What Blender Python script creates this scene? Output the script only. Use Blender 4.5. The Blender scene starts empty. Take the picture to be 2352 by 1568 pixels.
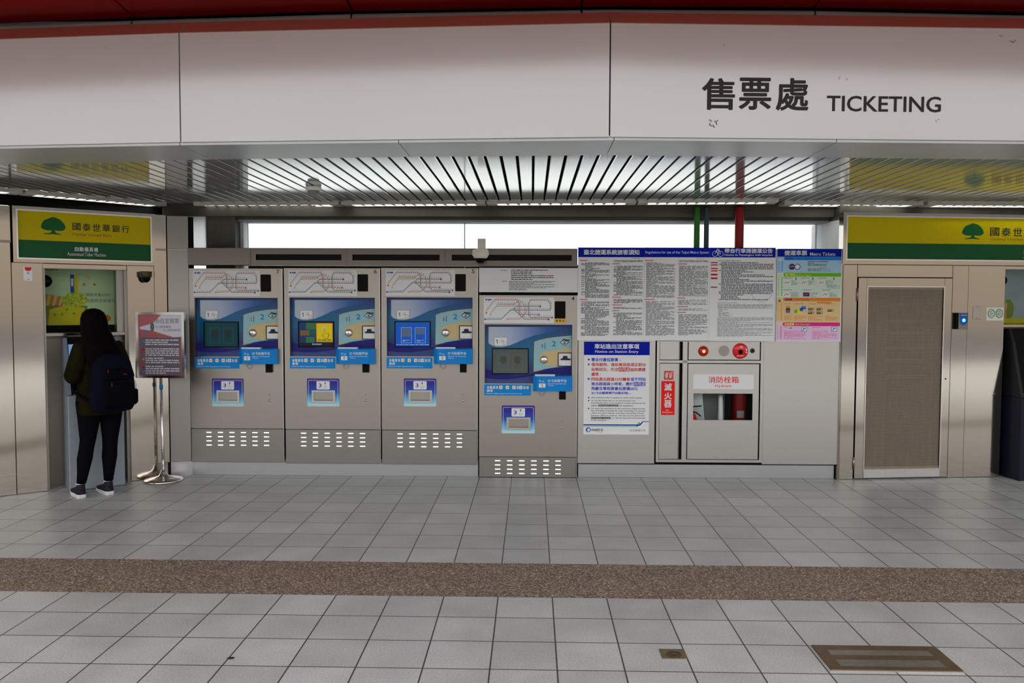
import bpy, bmesh, math, random
from mathutils import Vector, Matrix
random.seed(7)
sc = bpy.context.scene
COL = sc.collection

# ------------------------------------------------------------------ camera
FPX, PITCH, YAW, ROLL, EYE = 1888.0, 0.0480, -0.0239, -0.0033, 1.631
_cy, _sy, _cp, _sp = math.cos(YAW), math.sin(YAW), math.cos(PITCH), math.sin(PITCH)
FW = Vector((_sy*_cp, _cy*_cp, -_sp))
_r0 = Vector((_cy, -_sy, 0)); _d0 = FW.cross(_r0)
RT = _r0*math.cos(ROLL) + _d0*math.sin(ROLL)
DN = _d0*math.cos(ROLL) - _r0*math.sin(ROLL)
cam = bpy.data.cameras.new('camera'); co = bpy.data.objects.new('camera', cam); COL.objects.link(co)
cam.sensor_width = 36.0; cam.lens = 36.0*FPX/2352.0; cam.clip_end = 300
M = Matrix.Identity(4)
for i in range(3):
    M[i][0] = RT[i]; M[i][1] = -DN[i]; M[i][2] = -FW[i]
M[2][3] = EYE
co.matrix_world = M
sc.camera = co

# ------------------------------------------------------------------ sky and exposure
world = bpy.data.worlds.new('overcast_sky'); sc.world = world; world.use_nodes = True
nt = world.node_tree; nt.nodes.clear()
wo = nt.nodes.new('ShaderNodeOutputWorld'); bg = nt.nodes.new('ShaderNodeBackground')
tc = nt.nodes.new('ShaderNodeTexCoord'); sp = nt.nodes.new('ShaderNodeSeparateXYZ'); rp = nt.nodes.new('ShaderNodeValToRGB')
wn = nt.nodes.new('ShaderNodeTexNoise'); wn.inputs['Scale'].default_value = 7.; wn.inputs['Detail'].default_value = 3
wm = nt.nodes.new('ShaderNodeMapping'); wm.inputs['Scale'].default_value = (1, 1, .15)
nt.links.new(tc.outputs['Generated'], wm.inputs[0]); nt.links.new(wm.outputs[0], wn.inputs['Vector'])
wa = nt.nodes.new('ShaderNodeMath'); wa.operation = 'MULTIPLY_ADD'; wa.inputs[1].default_value = -.16; wa.inputs[2].default_value = .08
nt.links.new(wn.outputs['Fac'], wa.inputs[0])
wz = nt.nodes.new('ShaderNodeMath'); wz.operation = 'ADD'; nt.links.new(wa.outputs[0], wz.inputs[1])
nt.links.new(tc.outputs['Generated'], sp.inputs[0]); nt.links.new(sp.outputs['Z'], wz.inputs[0]); nt.links.new(wz.outputs[0], rp.inputs[0])
e = rp.color_ramp.elements
e[0].position = 0.0; e[0].color = (.20, .175, .15, 1)
e[1].position = 0.10; e[1].color = (.25, .22, .19, 1)
for p_, c_ in ((.16, (.80, .82, .84, 1)), (.45, (.95, .97, 1.0, 1)), (1.0, (1.0, 1.02, 1.06, 1))):
    n_ = e.new(p_); n_.color = c_
# the plaza side (behind the viewer) has a street front at the horizon; the far side behind the wall is open bright sky
sp_y = nt.nodes.new('ShaderNodeMath'); sp_y.operation = 'GREATER_THAN'; sp_y.inputs[1].default_value = 0.55
nt.links.new(sp.outputs['Y'], sp_y.inputs[0])
mx = nt.nodes.new('ShaderNodeMix'); mx.data_type = 'RGBA'
nt.links.new(sp_y.outputs[0], mx.inputs['Factor']); nt.links.new(rp.outputs[0], mx.inputs['A'])
mx.inputs['B'].default_value = (.66, .68, .70, 1)
nt.links.new(mx.outputs['Result'], bg.inputs[0]); bg.inputs[1].default_value = 2.35
nt.links.new(bg.outputs[0], wo.inputs[0])
sc.view_settings.view_transform = 'Standard'; sc.view_settings.look = 'None'
sc.view_settings.exposure = 0.0; sc.view_settings.gamma = 1.0; sc.view_settings.use_curve_mapping = False

# ------------------------------------------------------------------ materials
def lin(c): c /= 255.0; return c/12.92 if c <= .04045 else ((c+.055)/1.055)**2.4
KILL = 0.46
def ph(r, g, b, k=None):
    k = k or KILL
    return tuple(min(.92, max(.002, lin(x)/k)) for x in (r, g, b))
MATS = {}
def mat(name, color, rough=.5, metal=0., var=0., vscale=8., emit=None, es=1., spec=.22, stretch=None, bump=0., alpha=None, coat=0.):
    m = bpy.data.materials.new(name); m.use_nodes = True; t = m.node_tree; b = t.nodes['Principled BSDF']
    b.inputs['Roughness'].default_value = rough; b.inputs['Metallic'].default_value = metal
    b.inputs['Specular IOR Level'].default_value = spec
    if coat: b.inputs['Coat Weight'].default_value = coat; b.inputs['Coat Roughness'].default_value = .05
    b.inputs['Base Color'].default_value = (*color, 1)
    if var or bump:
        c = t.nodes.new('ShaderNodeTexCoord'); mp = t.nodes.new('ShaderNodeMapping'); nz = t.nodes.new('ShaderNodeTexNoise')
        t.links.new(c.outputs['Object'], mp.inputs[0]); t.links.new(mp.outputs[0], nz.inputs['Vector'])
        mp.inputs['Scale'].default_value = stretch or (1, 1, 1)
        nz.inputs['Scale'].default_value = vscale; nz.inputs['Detail'].default_value = 5
        if var:
            r = t.nodes.new('ShaderNodeValToRGB'); t.links.new(nz.outputs['Fac'], r.inputs[0])
            r.color_ramp.elements[0].position = .3; r.color_ramp.elements[1].position = .7
            r.color_ramp.elements[0].color = (*[x*(1-var) for x in color], 1); r.color_ramp.elements[1].color = (*[min(1, x*(1+var)) for x in color], 1)
            t.links.new(r.outputs[0], b.inputs['Base Color'])
        if bump:
            bp = t.nodes.new('ShaderNodeBump'); bp.inputs['Strength'].default_value = bump; bp.inputs['Distance'].default_value = .01
            t.links.new(nz.outputs['Fac'], bp.inputs['Height']); t.links.new(bp.outputs[0], b.inputs['Normal'])
    if emit:
        b.inputs['Emission Color'].default_value = (*emit, 1); b.inputs['Emission Strength'].default_value = es
    MATS[name] = m
    return m
def steel(name, color, rough, streak, vs=40, wav=.0):
    """brushed sheet steel: fine grain in the roughness, faint large waves in the sheet"""
    m = mat(name, color, rough, 1.0); t = m.node_tree; b = t.nodes['Principled BSDF']
    c = t.nodes.new('ShaderNodeTexCoord'); mp = t.nodes.new('ShaderNodeMapping'); nz = t.nodes.new('ShaderNodeTexNoise')
    t.links.new(c.outputs['Object'], mp.inputs[0]); t.links.new(mp.outputs[0], nz.inputs['Vector'])
    mp.inputs['Scale'].default_value = streak; nz.inputs['Scale'].default_value = vs; nz.inputs['Detail'].default_value = 3
    mr = t.nodes.new('ShaderNodeMapRange'); t.links.new(nz.outputs['Fac'], mr.inputs[0])
    mr.inputs[3].default_value = rough*.75; mr.inputs[4].default_value = rough*1.25
    t.links.new(mr.outputs[0], b.inputs['Roughness'])
    r = t.nodes.new('ShaderNodeValToRGB'); t.links.new(nz.outputs['Fac'], r.inputs[0])
    r.color_ramp.elements[0].color = (*[x*.975 for x in color], 1); r.color_ramp.elements[1].color = (*[min(1, x*1.02) for x in color], 1)
    t.links.new(r.outputs[0], b.inputs['Base Color'])
    if wav:
        n2 = t.nodes.new('ShaderNodeTexNoise'); n2.inputs['Scale'].default_value = 1.6; n2.inputs['Detail'].default_value = 1
        m2 = t.nodes.new('ShaderNodeMapping'); m2.inputs['Scale'].default_value = (1.2, 1, 1.6)
        t.links.new(c.outputs['Object'], m2.inputs[0]); t.links.new(m2.outputs[0], n2.inputs['Vector'])
        bp = t.nodes.new('ShaderNodeBump'); bp.inputs['Strength'].default_value = wav; bp.inputs['Distance'].default_value = .05
        t.links.new(n2.outputs['Fac'], bp.inputs['Height']); t.links.new(bp.outputs[0], b.inputs['Normal'])
    return m
def gradient(name, stops, axis, a, b_, rough=.35, coat=0.):
    """printed colour gradient along one object axis between a and b_ (print on the part itself)"""
    m = bpy.data.materials.new(name); m.use_nodes = True; t = m.node_tree; b = t.nodes['Principled BSDF']
    b.inputs['Roughness'].default_value = rough
    if coat: b.inputs['Coat Weight'].default_value = coat
    c = t.nodes.new('ShaderNodeTexCoord'); s = t.nodes.new('ShaderNodeSeparateXYZ'); mr = t.nodes.new('ShaderNodeMapRange'); r = t.nodes.new('ShaderNodeValToRGB')
    t.links.new(c.outputs['Object'], s.inputs[0]); t.links.new(s.outputs[axis], mr.inputs[0])
    mr.inputs[1].default_value = a; mr.inputs[2].default_value = b_; t.links.new(mr.outputs[0], r.inputs[0])
    el = r.color_ramp.elements
    el[0].position = stops[0][0]; el[0].color = (*stops[0][1], 1); el[1].position = stops[-1][0]; el[1].color = (*stops[-1][1], 1)
    for p, cc in stops[1:-1]:
        n = el.new(p); n.color = (*cc, 1)
    t.links.new(r.outputs[0], b.inputs['Base Color'])
    MATS[name] = m
    return m

def tile_mat(name, ox, oy):
    m = mat(name, (.3, .3, .3), .42, spec=.35); t = m.node_tree; b = t.nodes['Principled BSDF']
    c = t.nodes.new('ShaderNodeTexCoord'); mp = t.nodes.new('ShaderNodeMapping'); br = t.nodes.new('ShaderNodeTexBrick')
    t.links.new(c.outputs['Object'], mp.inputs[0]); mp.inputs['Location'].default_value = (-ox, -oy, 0); t.links.new(mp.outputs[0], br.inputs['Vector'])
    br.offset = 0; br.squash = 1
    for k, v in (('Scale', 1.), ('Mortar Size', .0040), ('Mortar Smooth', .25), ('Brick Width', .3), ('Row Height', .3), ('Bias', 0.)): br.inputs[k].default_value = v
    br.inputs['Color1'].default_value = (.395, .412, .398, 1); br.inputs['Color2'].default_value = (.475, .495, .48, 1); br.inputs['Mortar'].default_value = (.055, .052, .048, 1)
    n1 = t.nodes.new('ShaderNodeTexNoise'); n1.inputs['Scale'].default_value = 3.; n1.inputs['Detail'].default_value = 6; t.links.new(c.outputs['Object'], n1.inputs['Vector'])
    n2 = t.nodes.new('ShaderNodeTexNoise'); n2.inputs['Scale'].default_value = 130.; n2.inputs['Detail'].default_value = 3; t.links.new(c.outputs['Object'], n2.inputs['Vector'])
    def mul(src, fac, lo, hi):
        r = t.nodes.new('ShaderNodeMapRange'); r.inputs[1].default_value = .3; r.inputs[2].default_value = .7; r.inputs[3].default_value = lo; r.inputs[4].default_value = hi
        t.links.new(fac, r.inputs[0]); x = t.nodes.new('ShaderNodeMix'); x.data_type = 'RGBA'; x.blend_type = 'MULTIPLY'; x.inputs['Factor'].default_value = 1
        t.links.new(src, x.inputs['A']); t.links.new(r.outputs[0], x.inputs['B']); return x.outputs['Result']
    o = mul(br.outputs['Color'], n1.outputs['Fac'], .86, 1.09); o = mul(o, n2.outputs['Fac'], .78, 1.14)
    t.links.new(o, b.inputs['Base Color'])
    bp = t.nodes.new('ShaderNodeBump'); bp.inputs['Strength'].default_value = .6; bp.inputs['Distance'].default_value = .003; bp.invert = True
    t.links.new(br.outputs['Fac'], bp.inputs['Height']); t.links.new(bp.outputs[0], b.inputs['Normal'])
    mr = t.nodes.new('ShaderNodeMapRange'); mr.inputs[3].default_value = .34; mr.inputs[4].default_value = .5; t.links.new(n1.outputs['Fac'], mr.inputs[0]); t.links.new(mr.outputs[0], b.inputs['Roughness'])
    return m
GX = (-.5958-.6019)/2*.3
tile_mat('tile_front', GX, .2787); tile_mat('tile_back', GX, .263)
def granite_mat():
    m = mat('exposed_aggregate', (.2, .15, .1), .6, spec=.3); t = m.node_tree; b = t.nodes['Principled BSDF']
    c = t.nodes.new('ShaderNodeTexCoord')
    v = t.nodes.new('ShaderNodeTexVoronoi'); v.inputs['Scale'].default_value = 140; t.links.new(c.outputs['Object'], v.inputs['Vector'])
    r = t.nodes.new('ShaderNodeValToRGB'); s = t.nodes.new('ShaderNodeSeparateColor'); t.links.new(v.outputs['Color'], s.inputs[0]); t.links.new(s.outputs[0], r.inputs[0])
    el = r.color_ramp.elements
    el[0].color = (.06, .047, .037, 1); el[1].color = (.58, .51, .42, 1); n = el.new(.45); n.color = (.17, .138, .108, 1); n = el.new(.8); n.color = (.28, .235, .185, 1)
    nz = t.nodes.new('ShaderNodeTexNoise'); nz.inputs['Scale'].default_value = 2.2; nz.inputs['Detail'].default_value = 4; t.links.new(c.outputs['Object'], nz.inputs['Vector'])
    r2 = t.nodes.new('ShaderNodeValToRGB'); r2.color_ramp.elements[0].color = (.78, .8, .82, 1); r2.color_ramp.elements[1].color = (1.2, 1.06, .9, 1); t.links.new(nz.outputs['Fac'], r2.inputs[0])
    x = t.nodes.new('ShaderNodeMix'); x.data_type = 'RGBA'; x.blend_type = 'MULTIPLY'; x.inputs['Factor'].default_value = 1
    t.links.new(r.outputs[0], x.inputs['A']); t.links.new(r2.outputs[0], x.inputs['B']); t.links.new(x.outputs['Result'], b.inputs['Base Color'])
    bp = t.nodes.new('ShaderNodeBump'); bp.inputs['Strength'].default_value = .4; bp.inputs['Distance'].default_value = .004
    t.links.new(v.outputs['Distance'], bp.inputs['Height']); t.links.new(bp.outputs[0], b.inputs['Normal'])
granite_mat()
steel('steel_wall', (.60, .535, .455), .10, (1, 1, 30), 10, .015)
steel('steel_panel', (.58, .55, .515), .30, (1, 1, 30), 10, .008)
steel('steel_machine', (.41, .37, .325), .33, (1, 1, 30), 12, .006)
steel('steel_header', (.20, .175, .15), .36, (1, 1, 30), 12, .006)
steel('steel_vent', (.34, .315, .285), .33, (1, 1, 30), 12, .006)
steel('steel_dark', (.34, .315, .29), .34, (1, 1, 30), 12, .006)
steel('steel_plinth', (.52, .52, .53), .38, (30, 1, 1), 10, .006)
steel('chrome', (.86, .83, .79), .2, (1, 1, 20), 10)
steel('steel_bright', (.78, .76, .74), .3, (20, 1, 1), 10)
steel('slat_metal', (.62, .62, .59), .09, (60, 1, 1), 4, .006)
_b = MATS['slat_metal'].node_tree.nodes['Principled BSDF']; _b.inputs['Metallic'].default_value = .62; _b.inputs['Specular IOR Level'].default_value = .6
mat('soffit_paint', (.50, .51, .50), .3, .35, .04, 3)
mat('gap_dark', (.006, .006, .006), .8)
mat('shadow_void', (.03, .028, .022), .8)
mat('fascia_white', (.55, .53, .495), .13, 0, .02, 2); MATS['fascia_white'].node_tree.nodes['Principled BSDF'].inputs['IOR'].default_value = 2.1; MATS['fascia_white'].node_tree.nodes['Principled BSDF'].inputs['Specular IOR Level'].default_value = .5
mat('chamfer_redbrown', (.40, .15, .105), .35, 0, .06, 3)  # red-brown chamfer, the canopy's red reflection painted into its colour
mat('canopy_red', (.50, .004, .003), .2, 0, .05, 1.5)
mat('gutter_grey', (.50, .47, .45), .5, 0, .08, 3)
mat('wall_olive', (.085, .08, .06), .6, 0, .15, 3)
mat('frame_grey', (.42, .42, .40), .5, .2, .05, 4)
mat('white_panel', (.80, .80, .78), .45, 0, .05, 6)
mat('glass_clear', (.9, .95, .95), .02)
_t = MATS['glass_clear'].node_tree; _b = _t.nodes['Principled BSDF']; _b.inputs['Transmission Weight'].default_value = 1.0; _b.inputs['IOR'].default_value = 1.08
mat('frosted_pane', (.88, .89, .87), .7); MATS['frosted_pane'].node_tree.nodes['Principled BSDF'].inputs['Transmission Weight'].default_value = .75
mat('pipe_green', (.015, .12, .01), .4, 0, .1, 5); mat('pipe_navy', (.03, .045, .05), .4, 0, .1, 5); mat('pipe_red', (.22, .004, .004), .35, 0, .1, 5)
mat('paper', ph(178, 176, 182), .55, 0, .01, 5); mat('paper_white', ph(200, 202, 212), .5, 0, .01, 5)
mat('ink', (.03, .03, .035), .5); mat('ink_grey', (.17, .17, .18), .5); mat('ink_black', (.035, .03, .032), .45)
mat('sign_blue', (.0, .012, .40), .45, spec=.1); mat('ink_blue', ph(25, 30, 140), .5); mat('ink_red', ph(150, 15, 20), .5, spec=.1)
mat('white_ink', (.82, .82, .84), .5); mat('ink_green', ph(40, 140, 70), .5)
mat('bank_yellow', (.72, .56, .0), .22, 0, .03, 2, spec=.15); mat('bank_green', (.002, .115, .03), .2, 0, .05, 2); mat('tree_green', (.004, .13, .03), .3)
mat('bank_text', (.035, .05, .02), .4); mat('bank_orange', (.50, .16, .01), .4)
mat('sky_blue_plastic', ph(0, 98, 160, .44), .3, 0, .03, 8); mat('sticker_blue', ph(0, 102, 160), .4)
mat('black_glass', (.003, .004, .004), .1, spec=.12); mat('black_matte', (.006, .006, .007), .6, 0, .1, 10, spec=.08)
mat('cyan_print', (.34, .62, .68), .35); mat('cream_print', (.74, .56, .28), .35); mat('navy_print', ph(22, 20, 88), .35)
mat('plate_white', ph(178, 180, 186), .4); mat('grey_line', (.25, .25, .27), .5); mat('teal_num', ph(5, 90, 130), .4)
mat('slot_glow', (.9, .9, .9), .5, emit=(1, 1, 1), es=1.35)  # vent slots emit, standing in for light from behind them
mat('amber', ph(190, 130, 20), .4)
mat('map_red', ph(150, 58, 55), .5); mat('map_orange', ph(190, 125, 75), .5); mat('map_blue', ph(50, 62, 125), .5); mat('map_green', ph(30, 60, 55), .5); mat('map_brown', ph(95, 75, 55), .5)
mat('lamp_red', (.5, .012, .008), .15, coat=.5); mat('lamp_core', (1, .1, .02), .3, emit=(1, .12, .03), es=5)
mat('fire_red', ph(175, 18, 14), .4); mat('extinguisher_red', (.22, .003, .004), .35); mat('alarm_red', ph(170, 10, 15), .25, coat=.4)
mat('camera_white', ph(175, 172, 160), .4); mat('bronze', (.10, .075, .04), .4, .6, .15, 20); mat('brass', (.20, .155, .07), .5, .6, .25, 25)
mat('atm_blue', ph(106, 113, 119, .46), .42, .2, .03, 20); mat('atm_navy', ph(12, 15, 28), .4, 0, .05, 10); mat('atm_grey', ph(90, 98, 106), .45)
mat('light_tube', (1, 1, 1), .5, emit=(.93, .97, 1.0), es=2.6); mat('light_body', (.62, .60, .52), .35, .2, .03, 5)
mat('grey_plastic', (.27, .26, .25), .5, 0, .05, 8)
mat('mesh_metal', (.31, .245, .19), .45, .5, .06, 30, stretch=(1, 1, .15))

# ------------------------------------------------------------------ pixel rays onto real planes
def ray(u, v): return RT*((u-1176)/FPX) + DN*((v-784)/FPX) + FW
def fp(u, v):
    d = ray(u, v); k = -EYE/d.z
    return Vector((d.x*k, d.y*k))
def at_y(u, v, Y):
    d = ray(u, v); k = Y/d.y
    return Vector((d.x*k, Y, EYE+d.z*k))
def at_z(u, v, Z):
    d = ray(u, v); k = (Z-EYE)/d.z
    return Vector((d.x*k, d.y*k))
class Plane:
    """vertical plane through two floor points; local x runs along it, local y into it, z up"""
    def __init__(s, a, b, o=None):
        s.o = a if o is None else o; s.t = (b-a).normalized(); s.n = Vector((-s.t.y, s.t.x)); s.rot = math.atan2(s.t.y, s.t.x)
    def hit(s, u, v, d=0.):
        r = ray(u, v); den = r.x*s.n.x + r.y*s.n.y
        k = (s.o.x*s.n.x + s.o.y*s.n.y + d)/den
        p = Vector((r.x*k, r.y*k)) - s.o
        return p.dot(s.t), EYE + r.z*k
    def x(s, u, v=800, d=0.): return s.hit(u, v, d)[0]
    def z(s, u, v, d=0.): return s.hit(u, v, d)[1]
    def loc(s, p): q = p - s.o; return q.dot(s.t), q.dot(s.n)
    def world(s, x, y): return s.o + s.t*x + s.n*y
WORLD = Plane(Vector((0, 0)), Vector((1, 0)))
MAIN = Plane(fp(440, 1092), fp(1918, 1101))
LEFT = Plane(fp(40, 1135.7), fp(303, 1105))
RIGHT = Plane(fp(1930, 1105), fp(2295, 1098)); RIGHT.o = RIGHT.o + RIGHT.n*.062

# ------------------------------------------------------------------ mesh builder
_TXT = {}
def text_geo(body, bold):
    latin = all(ord(ch) < 0x2000 for ch in body); k = (body, bold if latin else 0)
    if k not in _TXT:
        c = bpy.data.curves.new('t', 'FONT'); c.body = body; c.size = 1; c.resolution_u = 3; c.fill_mode = 'FRONT'
        if latin:
            c.offset = min(bold, .006 if 'M' in body else .016)*.8
        o = bpy.data.objects.new('t', c); COL.objects.link(o)
        dg = bpy.context.evaluated_depsgraph_get(); me = bpy.data.meshes.new_from_object(o.evaluated_get(dg))
        vs = [(v.co.x, v.co.y) for v in me.vertices]; fs = [list(p.vertices) for p in me.polygons if p.area > 1e-9]
        bpy.data.objects.remove(o); bpy.data.curves.remove(c); bpy.data.meshes.remove(me)
        _TXT[k] = (vs, fs)
    return _TXT[k]
class MB:
    def __init__(s): s.v = []; s.f = []; s.m = []; s.sm = []; s.mats = []
    def _mi(s, m):
        if m not in s.mats: s.mats.append(m)
        return s.mats.index(m)
    def add(s, vs, fs, m, smooth=False):
        b = len(s.v); s.v += [tuple(v) for v in vs]; i = s._mi(m)
        for f in fs: s.f.append([b+k for k in f]); s.m.append(i); s.sm.append(smooth)
        return s
    def box(s, x0, x1, y0, y1, z0, z1, m):
        x0, x1 = sorted((x0, x1)); y0, y1 = sorted((y0, y1)); z0, z1 = sorted((z0, z1))
        vs = [(x, y, z) for z in (z0, z1) for y in (y0, y1) for x in (x0, x1)]
        return s.add(vs, [(0, 2, 3, 1), (4, 5, 7, 6), (0, 1, 5, 4), (2, 6, 7, 3), (0, 4, 6, 2), (1, 3, 7, 5)], m)
    def bbox(s, x0, x1, y0, y1, z0, z1, m, c=.003):
        """box with chamfered front (low y) edges"""
        x0, x1 = sorted((x0, x1)); y0, y1 = sorted((y0, y1)); z0, z1 = sorted((z0, z1))
        a = [(x0+c, y0, z0+c), (x1-c, y0, z0+c), (x1-c, y0, z1-c), (x0+c, y0, z1-c)]
        b = [(x0, y0+c, z0), (x1, y0+c, z0), (x1, y0+c, z1), (x0, y0+c, z1)]
        d = [(x0, y1, z0), (x1, y1, z0), (x1, y1, z1), (x0, y1, z1)]
        fs = [(0, 1, 2, 3), (11, 10, 9, 8)]
        for i in range(4):
            j = (i+1) % 4; fs += [(i, 4+i, 4+j, j), (4+i, 8+i, 8+j, 4+j)]
        return s.add(a+b+d, fs, m)
    def prism(s, poly, y0, y1, m, smooth=False):
        n = len(poly); vs = [(x, y0, z) for x, z in poly] + [(x, y1, z) for x, z in poly]
        fs = [list(range(n)), list(range(2*n-1, n-1, -1))] + [(i, n+i, n+(i+1) % n, (i+1) % n) for i in range(n)]
        return s.add(vs, fs, m, smooth)
    def vprism(s, poly, z0, z1, m):
        n = len(poly); vs = [(x, y, z0) for x, y in poly] + [(x, y, z1) for x, y in poly]
        return s.add(vs, [list(range(n-1, -1, -1)), list(range(n, 2*n))] + [(i, (i+1) % n, n+(i+1) % n, n+i) for i in range(n)], m)
    def poly(s, pts, y, m): return s.add([(x, y, z) for x, z in pts], [list(range(len(pts)))], m)
    def quad(s, x0, x1, z0, z1, y, m): return s.poly([(x0, z0), (x1, z0), (x1, z1), (x0, z1)], y, m)
    @staticmethod
    def rr(x0, x1, z0, z1, r, n=4):
        o = []
        for cx, cz, a0 in ((x1-r, z0+r, -90), (x1-r, z1-r, 0), (x0+r, z1-r, 90), (x0+r, z0+r, 180)):
            for k in range(n+1):
                a = math.radians(a0+90*k/n); o.append((cx+r*math.cos(a), cz+r*math.sin(a)))
        return o
    def rrect(s, x0, x1, z0, z1, y0, y1, r, m): return s.prism(s.rr(x0, x1, z0, z1, r), y0, y1, m)
    def disc(s, cx, cz, rx, rz, y, m, n=24): return s.poly([(cx+rx*math.cos(2*math.pi*k/n), cz+rz*math.sin(2*math.pi*k/n)) for k in range(n)], y, m)
    def ring(s, outer, inner, y0, y1, m):
        n = len(outer); vs = [(x, y0, z) for x, z in outer]+[(x, y0, z) for x, z in inner]+[(x, y1, z) for x, z in outer]+[(x, y1, z) for x, z in inner]
        fs = []
        for i in range(n):
            j = (i+1) % n; fs += [(i, j, n+j, n+i), (2*n+i, 3*n+i, 3*n+j, 2*n+j), (i, 2*n+i, 2*n+j, j), (n+i, n+j, 3*n+j, 3*n+i)]
        return s.add(vs, fs, m)
    def frame(s, x0, x1, z0, z1, w, y0, y1, m):
        return s.ring([(x0, z0), (x1, z0), (x1, z1), (x0, z1)], [(x0+w, z0+w), (x1-w, z0+w), (x1-w, z1-w), (x0+w, z1-w)], y0, y1, m)
    def lathe(s, prof, c, axis, m, n=24, smooth=True):
        ax = {'x': (1, 2, 0), 'y': (0, 2, 1), 'z': (0, 1, 2)}[axis]; vs = []; fs = []
        for r, h in prof:
            for k in range(n):
                a = 2*math.pi*k/n; p = [0, 0, 0]; p[ax[0]] = c[ax[0]]+r*math.cos(a); p[ax[1]] = c[ax[1]]+r*math.sin(a); p[ax[2]] = c[ax[2]]+h; vs.append(p)
        for i in range(len(prof)-1):
            for k in range(n):
                j = (k+1) % n; fs.append((i*n+k, i*n+j, i*n+n+j, i*n+n+k))
        fs += [list(range(n-1, -1, -1)), [(len(prof)-1)*n+k for k in range(n)]]
        return s.add(vs, fs, m, smooth)
    def loft(s, rings, m, smooth=True, cap=True):
        n = len(rings[0]); vs = [p for r in rings for p in r]; fs = []
        for i in range(len(rings)-1):
            for k in range(n):
                j = (k+1) % n; fs.append((i*n+k, i*n+j, i*n+n+j, i*n+n+k))
        if cap: fs += [list(range(n-1, -1, -1)), [(len(rings)-1)*n+k for k in range(n)]]
        return s.add(vs, fs, m, smooth)
    def tube(s, path, rad, m, n=10, smooth=True):
        P = [Vector(p) for p in path]; R = rad if isinstance(rad, (list, tuple)) else [rad]*len(P); rings = []; up = None
        for i, p in enumerate(P):
            d = ((P[min(i+1, len(P)-1)]-P[i]).normalized() + (P[i]-P[max(i-1, 0)]).normalized()).normalized()
            if up is None: up = Vector((0, 0, 1)) if abs(d.z) < .9 else Vector((1, 0, 0))
            a = d.cross(up).normalized(); b = a.cross(d).normalized(); up = b
            rings.append([p + (a*math.cos(2*math.pi*k/n) + b*math.sin(2*math.pi*k/n))*R[i] for k in range(n)])
        return s.loft(rings, m, smooth)
    def ribbon(s, pts, w, y, m):
        for (x0, z0), (x1, z1) in zip(pts, pts[1:]):
            d = Vector((x1-x0, z1-z0)); L = d.length
            if L < 1e-6: continue
            d /= L; nx, nz = -d.y*w/2, d.x*w/2; ex, ez = d.x*w*.4, d.y*w*.4
            s.poly([(x0-ex-nx, z0-ez-nz), (x1+ex-nx, z1+ez-nz), (x1+ex+nx, z1+ez+nz), (x0-ex+nx, z0-ez+nz)], y, m)
        return s
    def text(s, body, x0, x1, z0, z1, y, m, bold=.0, fit=True):
        vs, fs = text_geo(body, bold)
        if not vs: return s
        ax = min(v[0] for v in vs); bx = max(v[0] for v in vs); az = min(v[1] for v in vs); bz = max(v[1] for v in vs)
        kx = (x1-x0)/(bx-ax); kz = (z1-z0)/(bz-az)
        if bold <= 0 or all(ord(ch) < 0x2000 for ch in body): return s.add([(x0+(vx-ax)*kx, y, z0+(vz-az)*kz) for vx, vz in vs], fs, m)
        # heavier weight: the same strokes laid again a hair to each side
        ex, ez = bold*kx, bold*kz; kx *= 1-2*ex/(x1-x0); kz *= 1-2*ez/(z1-z0)
        n = 12 if bold < .02 and len(body) == 1 and x1-x0 > .15 else 4; r = 1.0 if n == 12 else 1.414
        for i, (sx, sz) in enumerate([(r*math.cos(math.pi*(2*k+1)/n), r*math.sin(math.pi*(2*k+1)/n)) for k in range(n)]):
            s.add([(x0+ex+sx*ex+(vx-ax)*kx, y-.00004*i, z0+ez+sz*ez+(vz-az)*kz) for vx, vz in vs], fs, m)
        return s
    def scrib(s, x0, x1, z0, z1, rows, y, m, word=.02, fill=.55, ragged=.5, indent=0.):
        """print too small to read: rows of word-length strokes"""
        h = (z1-z0)/rows; run = random.random()
        for r in range(rows):
            zt = z1-r*h; x = x0+(indent if random.random() < .5 else 0); xe = x1 if random.random() > ragged else x0+(x1-x0)*random.uniform(.3, .98)
            while x < xe:
                w = min(word*random.uniform(.4, 1.7), xe-x); s.quad(x, x+w, zt-h*fill, zt, y, m); x += w+word*random.uniform(.12, .3)
        return s
    def mesh(s, name, off=(0, 0, 0)):
        me = bpy.data.meshes.new(name); me.from_pydata([(x-off[0], y-off[1], z-off[2]) for x, y, z in s.v], [], s.f)
        for m in s.mats: me.materials.append(MATS[m])
        me.polygons.foreach_set('material_index', s.m); me.polygons.foreach_set('use_smooth', s.sm); me.validate(); me.update()
        return me

OFF = {}
def tag(o, label, cat, group=None):
    o['label'] = label; o['category'] = cat
    if group: o['group'] = group
    return o
def place(o, pl, base):
    p = pl.world(base[0], base[1]); o.location = (p.x, p.y, base[2]); o.rotation_euler = (0, 0, pl.rot); OFF[o.name] = base; return o
def thing(name, label, cat, pl, base, group=None):
    o = bpy.data.objects.new(name, None); o.empty_display_size = .1; COL.objects.link(o); place(o, pl, base)
    return tag(o, label, cat, group)
def part(mb, name, parent, label=None):
    r = parent
    while r.parent: r = r.parent
    o = bpy.data.objects.new(name, mb.mesh(name, OFF[r.name])); COL.objects.link(o); o.parent = parent
    if label: o['label'] = label
    return o
def solo(mb, name, label, cat, pl, base, group=None):
    o = bpy.data.objects.new(name, mb.mesh(name, base)); COL.objects.link(o); place(o, pl, base); return tag(o, label, cat, group)
def struct(mb, name, pl=WORLD, parent=None):
    if parent: return part(mb, name, parent)
    o = bpy.data.objects.new(name, mb.mesh(name)); COL.objects.link(o); place(o, pl, (0, 0, 0)); o['kind'] = 'structure'; return o

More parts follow.
